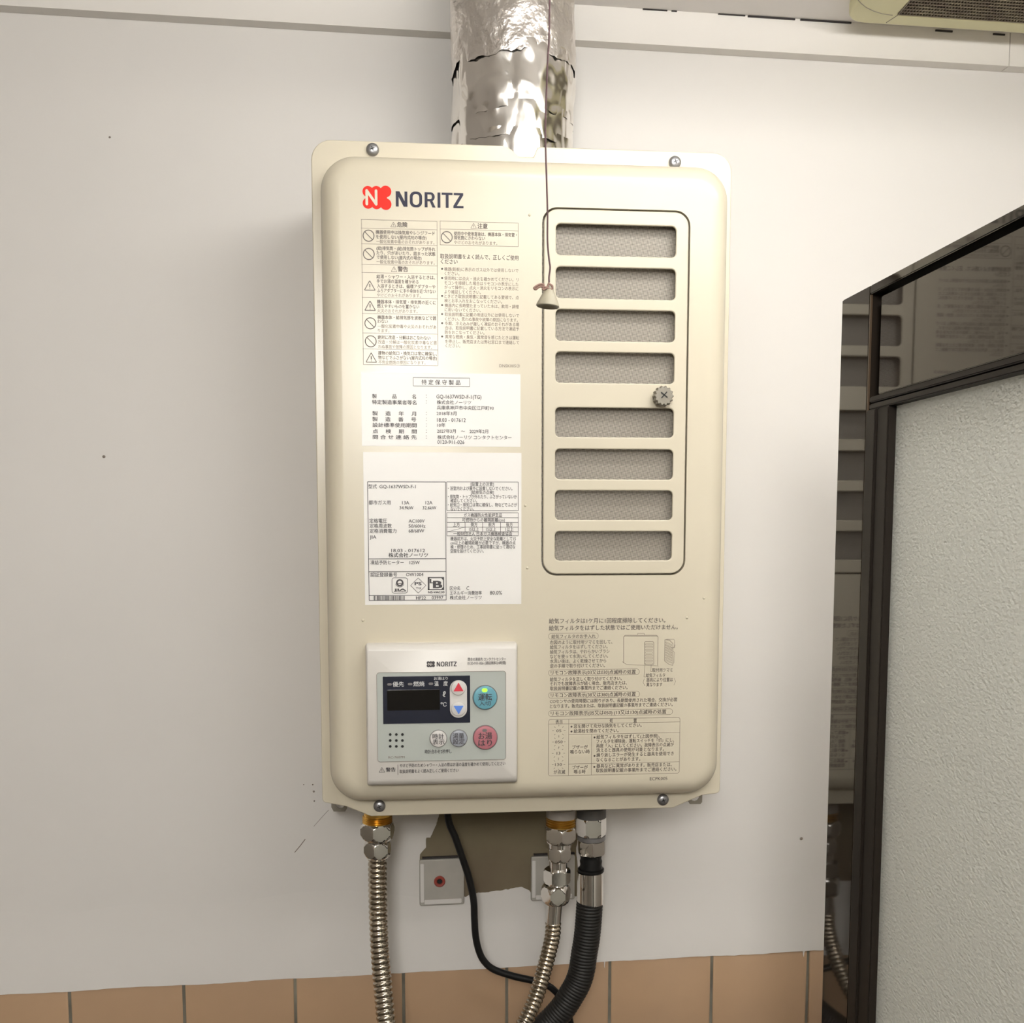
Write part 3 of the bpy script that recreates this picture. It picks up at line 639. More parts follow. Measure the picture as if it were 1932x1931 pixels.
# maintenance print, lower right
m1 = Print(YBD); m2 = Print(YBD)
lines(m1, D, [('給気フィルタは1ケ月に1回程度掃除してください。', 172, 1232, 156), ('給気フィルタをはずした状態ではご使用いただけません。', 172, 1345, 220)], 9.6, .008)
lines(m1, D, [('給気フィルタのお手入れ', 195, 597, 297), ('右図のように取付用ツマミを回して、', 182, 748, 350), ('給気フィルタをはずしてください。', 182, 706, 393), ('給気フィルタは、やわらかいブラシ', 182, 724, 437), ('などを使って水洗いしてください。', 182, 710, 479), ('水洗い後は、よく乾燥させてから', 182, 693, 522), ('逆の手順で取り付けてください。', 182, 682, 565),
    ('給気フィルタを正しく取り付けてください。', 182, 835, 687), ('それでも故障表示が続く場合、販売店または、', 182, 882, 727), ('取扱説明書記載の事業所までご連絡ください。', 182, 887, 770), ('COセンサの使用時間には限りがあり、長期間使用された場合、交換が必要', 182, 1340, 888), ('となります。販売店または、取扱説明書記載の事業所までご連絡ください。', 182, 1298, 932),
    ('窓を開けて充分な換気をしてください。', 398, 1016, 1114), ('給湯栓を閉めてください。', 398, 805, 1159), ('給気フィルタをはずして(上図参照)、', 605, 1182, 1212), ('フィルタを掃除後、運転スイッチを「切」にし、', 605, 1310, 1252), ('再度「入」にしてください。故障表示の点滅が', 603, 1308, 1293), ('消えると器具の使用が可能となります。', 603, 1220, 1333), ('繰り返しエラーが発生すると器具を使用でき', 605, 1308, 1376), ('なくなることがあります。', 603, 1003, 1420), ('器具などに異常があります。販売店または、', 605, 1290, 1476), ('取扱説明書記載の事業所までご連絡ください。', 600, 1332, 1518),
    ('ブザーが', 385, 525, 1305), ('鳴らない時', 366, 543, 1348), ('ブザーが', 385, 525, 1490), ('鳴る時', 400, 505, 1528), ('が点滅', 215, 320, 1532), ('表示', 232, 298, 1075), ('処', 725, 755, 1062), ('置', 942, 972, 1062), ('取付用ツマミ', 1113, 1297, 603), ('給気フィルタ', 1055, 1230, 650), ('器具により位置は', 1060, 1300, 692), ('異なります', 1060, 1203, 735)], 7.6, .006)
lines(m1, D, [('リモコン故障表示(03又は030)点滅時の処置', 190, 962, 627), ('リモコン故障表示(38又は380)点滅時の処置', 190, 962, 832), ('リモコン故障表示(05又は050) (13又は130)点滅時の処置', 190, 1240, 998)], 8.4, .003)
for x, y in ((377, 1118), (377, 1162), (587, 1216), (587, 1384), (585, 1484)): c = m1.pt(*D(x, y)); m1.poly(circ(c[0], c[1], .00085, 12))
for t, x0, x1, y in (('05', 240, 284, 1155), ('050', 228, 297, 1257), ('13', 243, 275, 1360), ('130', 228, 290, 1463)):
    lines(m1, D, [(t, x0, x1, y)], 5.4)
    c = m1.pt(*D((x0+x1)/2, y)); 
    for k in range(8):
        a_ = R(45*k); r0, r1 = (.0038, .0052)
        m1.seg((c[0]+r0*cos(a_)*1.1, c[1]+r0*sin(a_)), (c[0]+r1*cos(a_)*1.1, c[1]+r1*sin(a_)), .0003)
lines(m1, D, [('ECPK005', 1090, 1250, 1592)], 6.4)
for x0, y0, x1, y1 in ((168, 272, 622, 318), (168, 603, 995, 653), (168, 808, 997, 858), (168, 972, 1297, 1026)):
    a = m2.pt(*D(x0, (y0+y1)/2)); b = m2.pt(*D(x1, (y0+y1)/2)); h = .0025; m2.loop(rrect(a[0], b[0], a[1]-h, a[1]+h, h*.95, 5), .0003)
tx0 = m2.pt(*D(168, 1300))[0]; tx1 = m2.pt(*D(1362, 1300))[0]; tz = [m2.pt(*D(168, y))[1] for y in (1053, 1095, 1193, 1462, 1567)]
m2.loop(rrect(tx0, tx1, tz[-1], tz[0], .0018, 4), .00035)
c1x = m2.pt(*D(351, 1300))[0]; c2x = m2.pt(*D(559, 1300))[0]
m2.seg((tx0, tz[1]), (tx1, tz[1]), .0003); m2.seg((c1x, tz[2]), (tx1, tz[2]), .0003); m2.seg((c1x, tz[3]), (tx1, tz[3]), .0003); m2.seg((c1x, tz[0]), (c1x, tz[-1]), .0003); m2.seg((c2x, tz[2]), (c2x, tz[-1]), .0003)
# little drawing of the heater and its filter
def dl(pts, w=.0003, close=False):
    q = [m2.pt(*D(*p)) for p in pts]
    for i in range(len(q)-(0 if close else 1)): m2.seg(q[i], q[(i+1) % len(q)], w)
dl([(838, 525), (880, 552), (1170, 565)]); dl([(852, 540), (852, 300), (866, 285), (1152, 285), (1166, 300), (1162, 560)], .0004); dl([(856, 295), (1160, 295)]); dl([(980, 283), (980, 268), (1040, 268), (1040, 283)])
dl([(1042, 550), (1042, 350), (1050, 342), (1118, 342), (1126, 350), (1126, 550)], .0004, True)
for k in range(8): dl([(1050, 362+k*25), (1115, 362+k*25), (1115, 374+k*25), (1050, 374+k*25)], .00025, True)
dl([(1227, 325), (1270, 330), (1300, 360), (1300, 560), (1265, 550), (1225, 520)], .0004, True); dl([(1240, 322), (1310, 322), (1316, 335), (1316, 400)]); dl([(1300, 430), (1314, 440), (1310, 535), (1300, 545)])
for k in range(8): dl([(1235, 345+k*23), (1290, 370+k*23), (1290, 380+k*23), (1235, 355+k*23)], .00025, True)
dl([(1320, 372), (1312, 395), (1288, 402)], .0006)
dl([(1045, 560), (1037, 665), (1052, 665)]); dl([(1103, 555), (1098, 615), (1110, 615)]); dl([(1040, 680), (1030, 715), (1046, 748)]); dl([(1312, 675), (1325, 705), (1310, 740)])
m1.done('printed_text', M['inkmid'], heater); m2.done('printed_frame', M['inklight'], heater)

# ------------------------------------------------------------------ control panel on the heater
YR = YBD - .0135; yR = CAM.y + YR
a = bd(688.5, 1217, YR); b = bd(977.5, 1480, YR); rx0, rz1 = a; rx1, rz0 = b
pf = []
for i, y in ((0, yB+.0002), (0, yR+.0065), (.0006, yR+.0035), (.0016, yR+.0012), (.003, yR)):
    kz_ = i*2.0
    pf.append([Vector((x, y, z)) for x, z in rrect(rx0+i*.6, rx1-i*.6, rz0+kz_, rz1-kz_*.8, .0022, 4)])
rem = MB().rings(pf, False, True).build('control_panel', M['remote'], heater, smooth=50)
rem['label'] = 'white remote control panel with display and coloured buttons'
def rp(x, y, Y=YR): p = atY(*C(x, y), Y); return p.x, p.z
a = rp(212, 415); b = rp(1484, 1268)
sheet([rrect(a[0], b[0], b[1], a[1], .0022, 5)], yR-.0005, yR+.0002, .0002).build('button_plate', M['plate'], rem, smooth=40)
fr_ = Print(YR, .00075); fr_.loop(rrect(a[0], b[0], b[1], a[1], .0022, 5), .0003); fr_.done('printed_frame', M['inklight'], rem)
a = rp(272, 453); b = rp(1133, 906)
sheet([rrect(a[0], b[0], b[1], a[1], .0004, 3)], yR-.0009, yR-.0003, .0002).build('display_bezel', M['lcdframe'], rem)
a = rp(315, 586); b = rp(834, 779)
sheet([rrect(a[0], b[0], b[1], a[1], .0006, 3)], yR-.0012, yR-.0007, .0001).build('display', M['lcd'], rem)
def button(x, y, r, m, name='button', lift=.0022, label=None):
    c = rp(x, y, YR-.002); rm = r/5.218*px_m(*C(x, y), YR)
    MB().lathe([(rm*1.07, 0), (rm*1.07, .0003)], (c[0], yR-.0005, c[1]), (0, -1, 0), 40).build('button_ring', M['led_off'], rem)
    o = MB().lathe([(rm, 0), (rm, lift*.6), (rm*.95, lift*.9), (rm*.85, lift), (.0001, lift*1.04)], (c[0], yR-.0007, c[1]), (0, -1, 0), 48).build(name, m, rem, smooth=40)
    if label: o['label'] = label
    return c
a = rp(931, 490); b = rp(1102, 856); wv = (b[0]-a[0])/2
sheet([rrect(a[0], b[0], b[1], a[1], wv*.98, 10)], yR-.0014, yR-.0006, .0003).build('rocker_plate', M['whitebtn'], rem, smooth=40)
button(1016, 567, 72, M['whitebtn'], label='round button with red up arrow'); button(1018, 772, 72, M['whitebtn'], label='round button with blue down arrow')
button(1280, 663, 116, M['bluebtn'], label='large round blue power button'); button(1282, 1057, 116, M['redbtn'], label='large round rose button')
button(820, 1068, 82, M['whitebtn'], label='small round white button'); button(1020, 1065, 82, M['greybtn'], label='small round grey button')
pr = Print(YR-.0031, 0)
for nm, m, pts in (('up_arrow', 'tri_red', ((1018, 513), (968, 601), (1068, 599))), ('down_arrow', 'tri_blue', ((969, 742), (1020, 827), (1068, 741)))):
    q = Print(YR-.0031, 0); q.poly([q.pt(*C(*p)) for p in pts]); q.done(nm, M[m], rem)
def oval(x, y, w, h, m, Y, nm='indicator_lamp'):
    q = Print(Y, 0); c = q.pt(*C(x, y)); k = px_m(*C(x, y), YR)/5.218; q.poly(rrect(c[0]-w*k/2, c[0]+w*k/2, c[1]-h*k/2, c[1]+h*k/2, h*k*.49, 6)); return q.done(nm, M[m], rem)
for x, y in ((339, 531), (542, 528), (746, 525)): oval(x, y, 46, 24, 'led_off', YR-.0011)
oval(1275, 589, 54, 36, 'led_on', YR-.0031)['label'] = 'small lit green lamp'; oval(1275, 985, 46, 28, 'led_off', YR-.0031)
q = Print(YR-.00105, 0)
lines(q, C, [('優先', 370, 480, 530), ('燃焼', 573, 683, 527), ('温　度', 780, 912, 524)], 9.5, .004); lines(q, C, [('お湯はり', 776, 912, 474)], 6.2); lines(q, C, [('ℓ', 862, 890, 627)], 13, .012); lines(q, C, [('℃', 843, 900, 728)], 10, .006)
q.done('display_print', M['whiteink'], rem)
for rows, h, bo in (([('運転', 1213, 1347, 657)], 13, .008), ([('入/切', 1225, 1335, 719)], 8.5, 0), ([('お湯', 1214, 1348, 1040), ('はり', 1214, 1347, 1110)], 13, .008), ([('時計', 763, 873, 1044), ('表示', 763, 880, 1099)], 10.2, 0), ([('湯量', 963, 1073, 1040), ('設定', 963, 1078, 1095)], 10.2, 0)):
    q = Print(YR-.00315, 0); lines(q, C, rows, h, bo); q.done('button_print', M['ink'], rem)
q = Print(YR, .0008)
lines(q, C, [('時計合わせ2秒押し', 687, 950, 1193)], 7.8, .004)
q.done('printed_text', M['ink'], rem); q = Print(YR, .0008)
for x in (346, 406, 466):
    for y in (1023, 1082, 1140): c = q.pt(*C(x, y)); q.poly(circ(c[0], c[1], .00112, 18))
q.done('speaker_holes', M['black'], rem)
q = Print(YR, .0008); lines(q, C, [('RC-7607M', 328, 487, 1248)], 4.6); q.done('printed_text', M['inklight'], rem)
q = Print(YR, .0004)
wordmark(q, *(C(803, 331)[0], C(1000, 331)[0]), C(803, 331)[1], 8.8); q.done('brand_name', M['ink'], rem); q = Print(YR, .0004); lines(q, C, [('問合せ連絡先 コンタクトセンター', 1110, 1485, 284), ('0120-911-026 (通話無料24時間)', 1107, 1485, 322)], 6.2)
q.done('printed_text', M['ink'], rem); q = Print(YR, .0004)
lines(q, C, [('警告', 303, 398, 1370)], 8.0, .012); lines(q, C, [('やけど予防のためシャワー・入浴の際はお湯の温度を確かめて使用してください', 440, 1478, 1331), ('取扱説明書をよく読み正しくご使用ください', 437, 1018, 1388)], 7.2)
tri(q, *C(264, 1374), 5.4, .0003)
c = q.pt(*C(421, 1371)); q.seg((c[0], c[1]-.0043), (c[0], c[1]+.0043), .0003)
q.done('printed_text', M['ink'], rem); q = Print(YR, .0004)
cx_, cz_ = q.pt(*C(745, 332))
for i in (-1, 0, 1):
    for j in (-1, 1): q.poly(circ(cx_ + i*.0021, cz_ + j*.0012, .00128, 16))
q.done('logo_mark', M['ink'], rem)
q = Print(YR, .0006); q.off = True; nx = cx_ - .0008
for a_, b_ in (((-.0011, -.0012), (-.0011, .0012)), ((-.0011, .0012), (.0009, -.0012)), ((.0009, -.0012), (.0009, .0012))): q.seg((nx+a_[0], cz_+a_[1]), (nx+b_[0], cz_+b_[1]), .00045)
q.done('logo_letter', M['remote'], rem)

# ------------------------------------------------------------------ flue duct
YD = .955
dl_, dr_ = atY(849, 60, YD), atY(1085, 60, YD); cxd = (dl_.x+dr_.x)/2; RD = (dr_.x-dl_.x)/2*.985
dt = thing('flue_duct', 'round flue duct wrapped in crinkled silver foil rising from the heater top', 'duct', (cxd, CAM.y+YD, zTop-.006))
def foilband(z0, z1, r0, r1, amp, fz, ft, top_rag, bot_rag, name, m, seed, nz, facet=0.0):
    n = 220; rings = []
    for i in range(nz+1):
        t = i/nz; ring = []
        for j in range(n):
            th = 2*pi*j/n; c_, s_ = cos(th), sin(th)
            rag = lambda k: noise.noise(Vector((c_*3, s_*3, seed+k))) + .3*noise.noise(Vector((c_*14, s_*14, seed+k)))
            za = z0 + bot_rag*rag(0); zb = z1 + top_rag*rag(9); z = za + (zb-za)*t
            d = amp*noise.noise(Vector((c_*ft, s_*ft, z*fz + seed))) + amp*.4*noise.noise(Vector((c_*ft*2.6, s_*ft*2.6, z*fz*2.2 + seed)))
            if facet:
                v = noise.voronoi(Vector((c_*ft*1.3, s_*ft*1.3, z*fz*.9 + seed*3)))[0]; d += facet*(min(v[1]-v[0], .6))
            r = r0 + (r1-r0)*t + d
            ring.append(Vector((cxd + r*c_, CAM.y+YD + r*s_, z)))
        rings.append(ring)
    return MB().rings(rings, False, False).build(name, m, dt, smooth=35)
zt = atY(975, 97, YD-RD).z; za_ = atY(975, 200, YD-RD).z; zb_ = atY(975, 252, YD-RD).z
foilband(zt, zc-.001, RD, RD, .0016, 45, 2.6, 0, .006, 'foil_wrap', M['foil'], 1.3, 60)
foilband(za_, zt+.012, RD*.972, RD*.975, .0030, 26, 2.2, .001, .003, 'foil_tape', M['tape'], 5.1, 60, .0022)
foilband(zb_, za_+.007, RD*.966, RD*.966, .0026, 26, 2.2, .001, .003, 'foil_tape', M['tape'], 5.6, 36, .0018)
foilband(zTop-.006, zb_+.007, RD*.960, RD*.960, .0024, 26, 2.2, .001, 0, 'foil_tape', M['tape'], 6.2, 36, .0018)
MB().lathe([(RD*.93, 0), (RD*.93, zc-zTop+.004)], (cxd, CAM.y+YD, zTop-.0055), (0, 0, 1), 48).build('duct_pipe', M['crack'], dt)

# ------------------------------------------------------------------ pull cord of the ceiling lamp
YP = .560
pc = [(1037, -160), (1037, 0), (1033, 120), (1029, 240), (1031, 330), (1033, 400), (1033, 455), (1036, 490), (1038, 505), (1036, 522), (1036, 533)]
def smooth(pts, n=8):
    o = []; P_ = [Vector(p) for p in pts]
    for i in range(len(P_)-1):
        p0 = P_[max(i-1, 0)]; p1 = P_[i]; p2_ = P_[i+1]; p3 = P_[min(i+2, len(P_)-1)]
        for k in range(n):
            t = k/n; o.append(.5*((2*p1) + (-p0+p2_)*t + (2*p0-5*p1+4*p2_-p3)*t*t + (-p0+3*p1-3*p2_+p3)*t*t*t))
    return o + [P_[-1]]
cpt = [atY(*p, YP) for p in pc]
cord = thing('pull_cord', 'thin purple lamp pull cord ending in a small beige bell', 'cord', cpt[-1])
ptop = Vector((cpt[1].x, cpt[1].y, zc-.0735))
MB().tube(smooth([ptop] + cpt[1:]), .00048, 8).build('string', M['cord'], cord, smooth=60)
bt = atY(1037, 543, YP); bb = atY(1033.5, 578, YP); k = px_m(1033, 560, YP)
MB().lathe([(.6*k*4, -.0006), (8.5*k, .0004), (9.5*k, .002), (14*k, (bt-bb).length*.45), (21.5*k, (bt-bb).length*.93), (22*k, (bt-bb).length), (20.5*k, (bt-bb).length+.0004), (2*k, (bt-bb).length*.6)], bt, (bb-bt), 36).build('bell', M['bell'], cord, smooth=40)
kn_ = smooth([atY(*p, YP-.002) for p in ((1036, 534), (1031, 544), (1024, 546), (1026, 538), (1018, 537), (1008, 543), (1011, 546), (1018, 541), (1028, 542), (1040, 546), (1042, 540), (1036, 536))], 5)
MB().tube(kn_, .0006, 8).build('knot', M['knot'], cord, smooth=60)

# ------------------------------------------------------------------ ceiling lamp (just above the frame)
lx0, lx1, ly0, ly1 = .055, .62, CAM.y+.02, CAM.y+.66
lamp = thing('ceiling_lamp', 'wide white ceiling lamp with two bare tubes that the purple cord hangs from', 'lamp', ((lx0+lx1)/2, (ly0+ly1)/2, zc))
MB().box(lx0, lx1, ly0, ly1, zc-.020, zc-.0005).build('housing', M['lampbody'], lamp, bevel=.003)
for y_ in (ly0+.16, ly1-.10):
    MB().lathe([(.0155, 0), (.0155, lx1-lx0-.03)], (lx0+.015, y_, zc-.055), (1, 0, 0), 20).build('tube', M['lamp'], lamp, smooth=40)
    for x_ in (lx0+.003, lx1-.014):
        MB().box(x_, x_+.011, y_-.016, y_+.016, zc-.072, zc-.0202).build('tube_holder', M['lampbody'], lamp, bevel=.001)
M['fill_glow'] = mat('back_fill_glow', (.9, .9, .9), .4, emit=LAMP_COL, es=FILL_POWER)
LX, LY = -.12, -1.70
bl2 = thing('ceiling_lamp', 'unseen glowing globe added behind the viewer as fill light', 'lamp', (LX, LY, zc))  # added fill source, out of view, softens shadows around the heater
MB().lathe([(.06, 0), (.06, .015), (.05, .03), (.001, .031)], (LX, LY, zc-.0005), (0, 0, -1), 32).build('housing', M['lampbody'], bl2, smooth=40)
MB().lathe([(.13*sin(pi*k/24)+.0005, .13-.13*cos(pi*k/24)) for k in range(25)], (LX, LY, zc-.028), (0, 0, -1), 40).build('globe', M['fill_glow'], bl2, smooth=60)

# ------------------------------------------------------------------ ceiling ventilation fan at the upper right
zf = zc - .014
fy1 = .0; 
q0 = atZ(1598, 30, zf); qr = atZ(1800, 53, zf); q1 = atZ(1932, 63.5, zf)
fanx0 = q0.x; fany = qr.y - .001
ma = atZ(1695, 27, zf); mbk = atZ(1932, 44, zf)
fan = thing('ventilation_fan', 'yellowed plastic ventilation grille on the ceiling with dirty dark mesh', 'ventilation fan', (fanx0+.2, fany-.15, zf))
fx1_, fy0_ = min(fanx0+.38, .70), fany-.34
def skew(x, y): return y + (x-fanx0)*math.tan(WA)
outer = rrect(fanx0, fx1_, fy0_, fany, .022, 8); inner = rrect(ma.x, fx1_-(ma.x-fanx0), fy0_+.02, ma.y, .003, 3)
def hor(mb_): mb_.v = [Vector((p.x, skew(p.x, p.z), -p.y)) for p in mb_.v]; return mb_
hor(sheet([outer, inner], -zf-.001, -zf+.0115, 0)) if False else None
f1 = sheet([outer, inner], -(zc-.0008), -zf, .003, 3); hor(f1).build('casing', M['fan'], fan, smooth=40)
f2 = sheet([inner], -(zc-.003), -(zc-.004)); hor(f2).build('backing', M['meshback'], fan)
mm_ = MB(); i0x, i1x, i0y, i1y = ma.x, fx1_-(ma.x-fanx0), fy0_+.02, ma.y
nx_, ny_ = 64, 56; zz_ = zf+.0015
for i in range(nx_+1):
    x = i0x + (i1x-i0x)*i/nx_; pts = [(x, skew(x, i0y+(i1y-i0y)*j/28), zz_ + .0008*sin(i*pi+j*pi)) for j in range(29)]; mm_.tube(pts, .00085, 5)
for j in range(ny_+1):
    y = i0y + (i1y-i0y)*j/ny_; pts = [(i0x+(i1x-i0x)*i/28, skew(i0x+(i1x-i0x)*i/28, y), zz_ - .0006) for i in range(29)]; mm_.tube(pts, .00085, 5)
g_ = mm_.build('mesh', M['mesh'], fan); g_['kind'] = 'stuff'
# moulded corner line on the casing
arcp = [atZ(px, py, zf-.0002) for px, py in ((1616, -4), (1624, 6), (1634, 14), (1648, 21), (1664, 26), (1684, 29))]
MB().tube(arcp, .00035, 6).build('moulding_line', M['lugm'], fan)
sa = [atZ(px, py, zf-.0002) for px, py in ((1722, -4), (1695, 28), (1672, 43))]
MB().tube(sa, .00035, 6).build('moulding_line', M['lugm'], fan)

# ------------------------------------------------------------------ hoses and fittings under the heater
def prx(px, py, Y): return atY(px, py, Y)
zcase = zS+.0025
def section(px0, px1, py0, py1, Y):
    a = atY((px0+px1)/2, py0, Y); b = atY((px0+px1)/2, py1, Y); w = px_m((px0+px1)/2, (py0+py1)/2, Y)*(px1-px0)/2
    return a, b, w
def nut(px0, px1, py0, py1, Y, m, parent, name='nut', rot=0.0, sharp=False):
    a, b, w = section(px0, px1, py0, py1, Y); L_ = (b-a).length; prof = []
    for k in range(15):
        t = k/14; s = 2*t-1
        r = w*1.06*sqrt(max(0, 1 - (.42 if not sharp else .18)*abs(s)**(2.4 if not sharp else 6)))
        prof.append((r, L_*t))
    prof = [(prof[0][0]*.8, 0)] + prof + [(prof[-1][0]*.8, L_)]
    return MB().lathe(prof, a, b-a, 96, hexr=w*.90, rot=rot).build(name, m, parent, smooth=22)
def cyl(px0, px1, py0, py1, Y, m, parent, name, prof=None):
    a, b, w = section(px0, px1, py0, py1, Y); L_ = (b-a).length
    prof = prof or [(1, 0), (1, 1)]
    return MB().lathe([(w*r, L_*t) for r, t in prof], a, b-a, 40).build(name, m, parent, smooth=40)
thread = [(1 + (.04 if k % 2 else -.02), k/10) for k in range(11)]
def corrugated(path, r0, pitch_, amp, m, parent, name='corrugated_tube', seg=28, per=8):
    P_ = smooth(path, 24); L_ = [0]
    for i in range(1, len(P_)): L_.append(L_[-1] + (P_[i]-P_[i-1]).length)
    tot = L_[-1]; n = int(tot/pitch_*per); pts = []; rad = []; j = 0
    for k in range(n+1):
        s = tot*k/n
        while j < len(L_)-2 and L_[j+1] < s: j += 1
        t = (s-L_[j])/max(L_[j+1]-L_[j], 1e-9); pts.append(P_[j].lerp(P_[j+1], t))
        ph = (s/pitch_) % 1; rad.append(r0*(1 + amp*(2*abs(sin(pi*ph))**.7 - 1)))
    return MB().tube(pts, rad, seg).build(name, m, parent, smooth=75)
# left steel hose
Yh = .945
hz_ = thing('steel_hose', 'corrugated stainless steel hose hanging straight from the left fitting under the heater', 'hose', atY(712, 1541, Yh))
a = atY(712, 1541, Yh)
MB().lathe([(.0125, 0), (.0125, zcase-a.z)], (a.x, a.y, a.z), (0, 0, 1), 32).build('stub', M['brass'], hz_, smooth=40)
cyl(684.5, 739.5, 1539, 1556, Yh, M['brass'], hz_, 'threaded_fitting', thread)
nut(680, 744.5, 1550, 1584, Yh, M['chrome'], hz_, rot=R(12))
cyl(690, 733, 1580, 1590, Yh, M['chrome'], hz_, 'collar')
nut(686.5, 738, 1585, 1618, Yh, M['chrome'], hz_, rot=R(12))
corrugated([atY(x, y, Y) for x, y, Y in ((712, 1616, Yh), (712.5, 1680, Yh), (714, 1740, Yh-.004), (717, 1800, Yh-.010), (722, 1860, Yh-.018), (729, 1931, Yh-.03), (740, 2040, Yh-.05), (752, 2200, Yh-.06))], 16.6*px_m(712, 1680, Yh), .0050, .085, M['steelhose'], hz_)
# right steel hose with in-line valve
h2 = thing('steel_hose', 'corrugated stainless steel hose with a chain of chrome fittings curving left at the bottom', 'hose', atY(1056, 1532, Yh))
a = atY(1057, 1541, Yh); MB().lathe([(.0125, 0), (.0125, zcase-a.z)], a, (0, 0, 1), 32).build('stub', M['cap'], h2, smooth=40)
cyl(1031, 1086, 1526, 1543, Yh, M['cap'], h2, 'cap')
cyl(1031, 1085, 1541, 1564, Yh, M['brass'], h2, 'threaded_fitting', thread)
nut(1026, 1087, 1556, 1590, Yh, M['chrome'], h2, rot=R(0))
cyl(1034, 1078, 1586, 1598, Yh, M['chrome'], h2, 'collar')
nut(1032.5, 1077.5, 1595, 1625, Yh, M['chrome'], h2, rot=R(0))
cyl(1036.5, 1070, 1622, 1650, Yh, M['chrome'], h2, 'straight_tube')
nut(1026.5, 1075.5, 1640, 1666, Yh, M['chrome'], h2, 'hex_collar', rot=R(30), sharp=True)
cyl(1032, 1071, 1664, 1675, Yh, M['chrome'], h2, 'collar')
nut(1021.5, 1075.5, 1668, 1704, Yh, M['chrome'], h2, rot=R(28))
a = atY(1047, 1700, Yh); b = atY(1043.7, 1741, Yh)
MB().tube([a, a.lerp(b, .5), b], 14.2*px_m(1045, 1720, Yh), 32).build('straight_tube', M['chrome'], h2, smooth=40)
corrugated([atY(x, y, Y) for x, y, Y in ((1043.8, 1739, Yh), (1042.5, 1766, Yh), (1036.5, 1793, Yh), (1029.4, 1820, Yh-.002), (1019.8, 1855.5, Yh-.006), (1007.8, 1891, Yh-.012), (994.7, 1921, Yh-.018), (978, 1952, Yh-.024), (940, 2020, Yh-.03), (900, 2110, Yh-.03))], 13.8*px_m(1040, 1790, Yh), .0043, .095, M['steelhose'], h2)
# gas hose
Yg = .965
g1 = thing('gas_hose', 'thick dark ribbed gas hose with chrome connector and silver ferrule, right of the steel hose', 'hose', atY(1115, 1530, Yg))
a = atY(1116, 1541, Yg); MB().lathe([(.0125, 0), (.0125, zcase-a.z)], a, (0, 0, 1), 32).build('stub', M['greycap'], g1, smooth=40)
cyl(1088, 1143, 1524, 1542, Yg, M['greycap'], g1, 'rubber_cap')
nut(1088, 1143, 1541, 1575, Yg, M['chrome'], g1, 'hex_connector', rot=R(0+30), sharp=True)
cyl(1089, 1142, 1574, 1586, Yg, M['screw'], g1, 'collar', [(.85, 0), (1, .2), (1, .8), (.9, 1)])
nut(1090, 1141, 1583, 1611, Yg, M['chrome'], g1, rot=R(2), sharp=True)
cyl(1094, 1136, 1609, 1646, Yg, M['rubber'], g1, 'rubber_sleeve', [(.75, 0), (.98, .12), (.92, .3), (1, .42), (.95, .6), (1, .72), (1.0, .78), (1.16, .82), (1.16, .93), (1, 1)])
cyl(1088.5, 1138, 1645, 1704, Yg, M['chrome'], g1, 'ferrule')['label'] = 'silver ferrule'
q = MB()
for k in range(5):
    t0 = random.uniform(.1, .5)
    for s_ in range(7):
        pp_ = atY(1120+s_*2.2, 1652+k*11, Yg-.0145+.0006*s_); q.box(pp_.x, pp_.x+.0005, pp_.y-.0002, pp_.y, pp_.z-.0006*(1+(s_*k) % 2), pp_.z)
corrugated([atY(x, y, Yg-d) for x, y, d in ((1112.8, 1700, 0), (1110, 1742, 0), (1107, 1772, 0), (1102, 1802, 0), (1097.6, 1831.6, 0), (1090, 1855.5, 0), (1077, 1879, 0), (1061.7, 1903, 0), (1040, 1927, 0), (1010, 1955, .002), (960, 1995, .004), (880, 2060, .006))], 24*px_m(1107, 1780, Yg), .0032, .035, M['gashose'], g1, seg=36)
# power cord
Yc = .985
pcord = tag(MB().tube(smooth([Vector((atY(846, 1530, Yc).x, atY(846, 1530, Yc).y, zcase+.001))] + [atY(x, y, Yc) for x, y in ((845, 1540), (859, 1581), (874, 1624), (885, 1658.5), (893.5, 1699), (895, 1733), (897.5, 1768), (904, 1796), (914, 1815), (932, 1830), (969, 1842.7), (1006.5, 1851), (1028, 1858), (1042, 1866), (1055, 1880), (1068, 1903), (1076, 1930), (1082, 1970), (1086, 2060))], 6), 6.6*px_m(880, 1700, Yc), 16).build('power_cord', M['rubber'], smooth=60), 'black power cord leaving the heater bottom and passing behind the steel hose', 'cord')

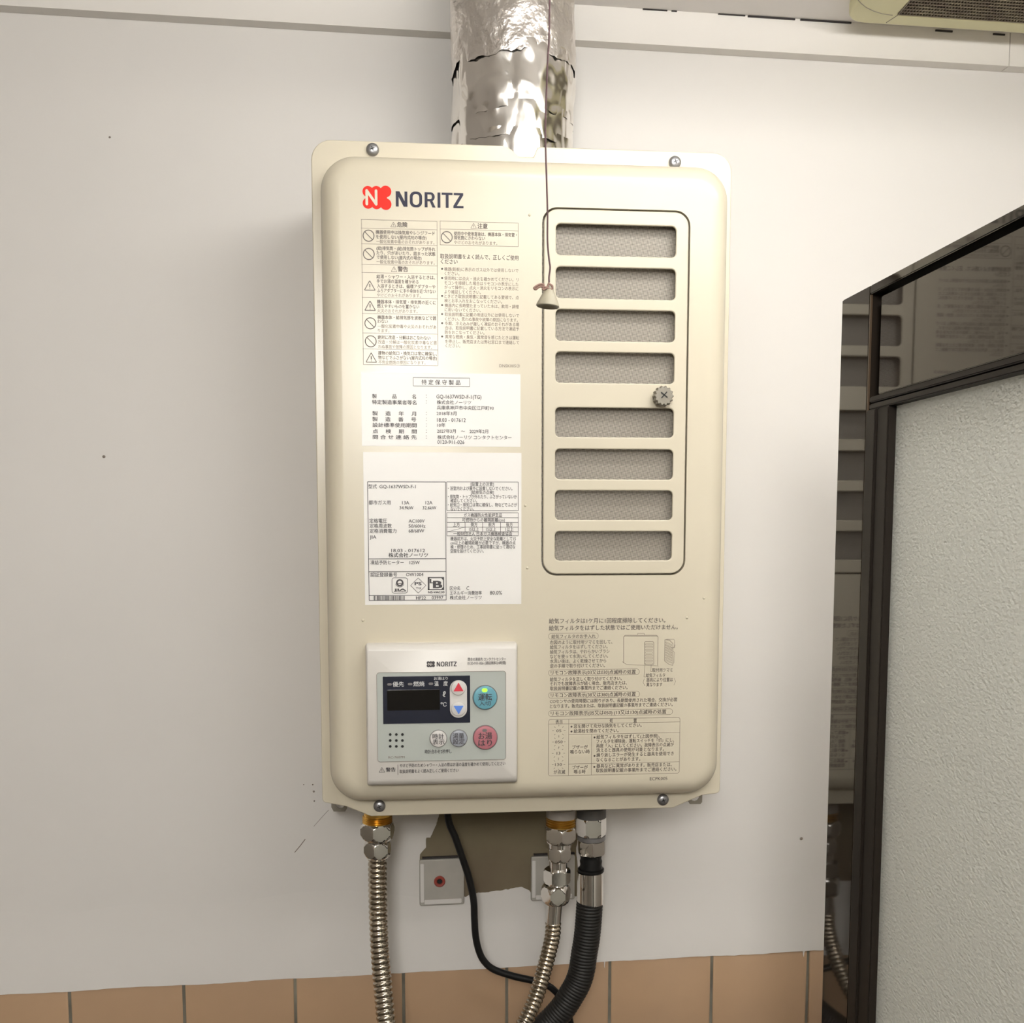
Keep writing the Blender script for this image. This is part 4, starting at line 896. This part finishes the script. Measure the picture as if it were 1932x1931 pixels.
# ------------------------------------------------------------------ brown glazed cabinet on the right
XC = .26
def cp(px, py): return atX(px, py, XC)
yEnd = cp(1589, 567).y; zTopC = cp(1589, 567).z; yNear = CAM.y - .16
ys = cp(1641, 562).y; yg1 = cp(1659, 570).y; zr = cp(1932, 407).z; zg = cp(1932, 424).z
zb1 = cp(1932, 666).z; zb0 = cp(1932, 699).z; yl1 = cp(1654.5, 773).y; yl2 = cp(1675, 767).y
TH = .030
door = bpy.data.objects.new('door_1', None); COL.objects.link(door); door.location = (XC+TH/2, (yEnd+yNear)/2, 0)
struct(door, 'open glossy dark brown door with a dark upper pane and a frosted lower pane')
def cbox(name, m, y0, y1, z0, z1, x0=XC, x1=XC+TH, bevel=.0006): return MB().box(x0, x1, min(y0, y1), max(y0, y1), z0, z1).build(name, m, door, bevel=bevel)
cbox('stile', M['brownlac'], yEnd, ys, .006, zTopC); cbox('stile', M['brownlac'], yNear, yNear+.04, .006, zTopC)
cbox('edge_strip', M['edge'], ys-.0001, ys-.0013, 0.03, zr-.0005, XC+.0001, XC+.0012, 0)
cbox('top_rail', M['brownlac'], ys, yNear+.04, zr, zTopC); cbox('bottom_rail', M['brownlac'], ys, yNear+.04, .006, .06)
# upper dark glass, set back behind a black gap
cbox('gasket', M['black'], ys-.0023, yNear+.041, zb1-.001, zr-.0001, XC+.010, XC+.014, 0)
cbox('dark_glass', M['brownglass'], yg1, yNear+.055, zb1+.0004, zg, XC+.0012, XC+.009, .0004)
# inner frame below
zmid = (zb0+zb1)/2
cbox('inner_rail', M['brownframe'], ys-.0025, yNear+.041, zb0, zmid-.0004, XC+.0005, XC+.024); cbox('inner_rail', M['brownframe'], ys-.0025, yNear+.041, zmid+.0004, zb1, XC+.0005, XC+.024)
cbox('inner_stile', M['brownframe'], ys-.0023, yl1+.0004, .062, zb0-.0002, XC-.001, XC+.024)
cbox('inner_stile', M['brownframe'], yl1-.0004, yl2, .062, zb0-.0002, XC+.0002, XC+.024)
cbox('inner_stile', M['brownframe'], yNear+.041, yNear+.075, .062, zb0-.0002, XC+.0002, XC+.024)
cbox('frosted_glass', M['frosted'], yl2-.0003, yNear+.0755, .062, zb0-.0004, XC+.005, XC+.009, 0)
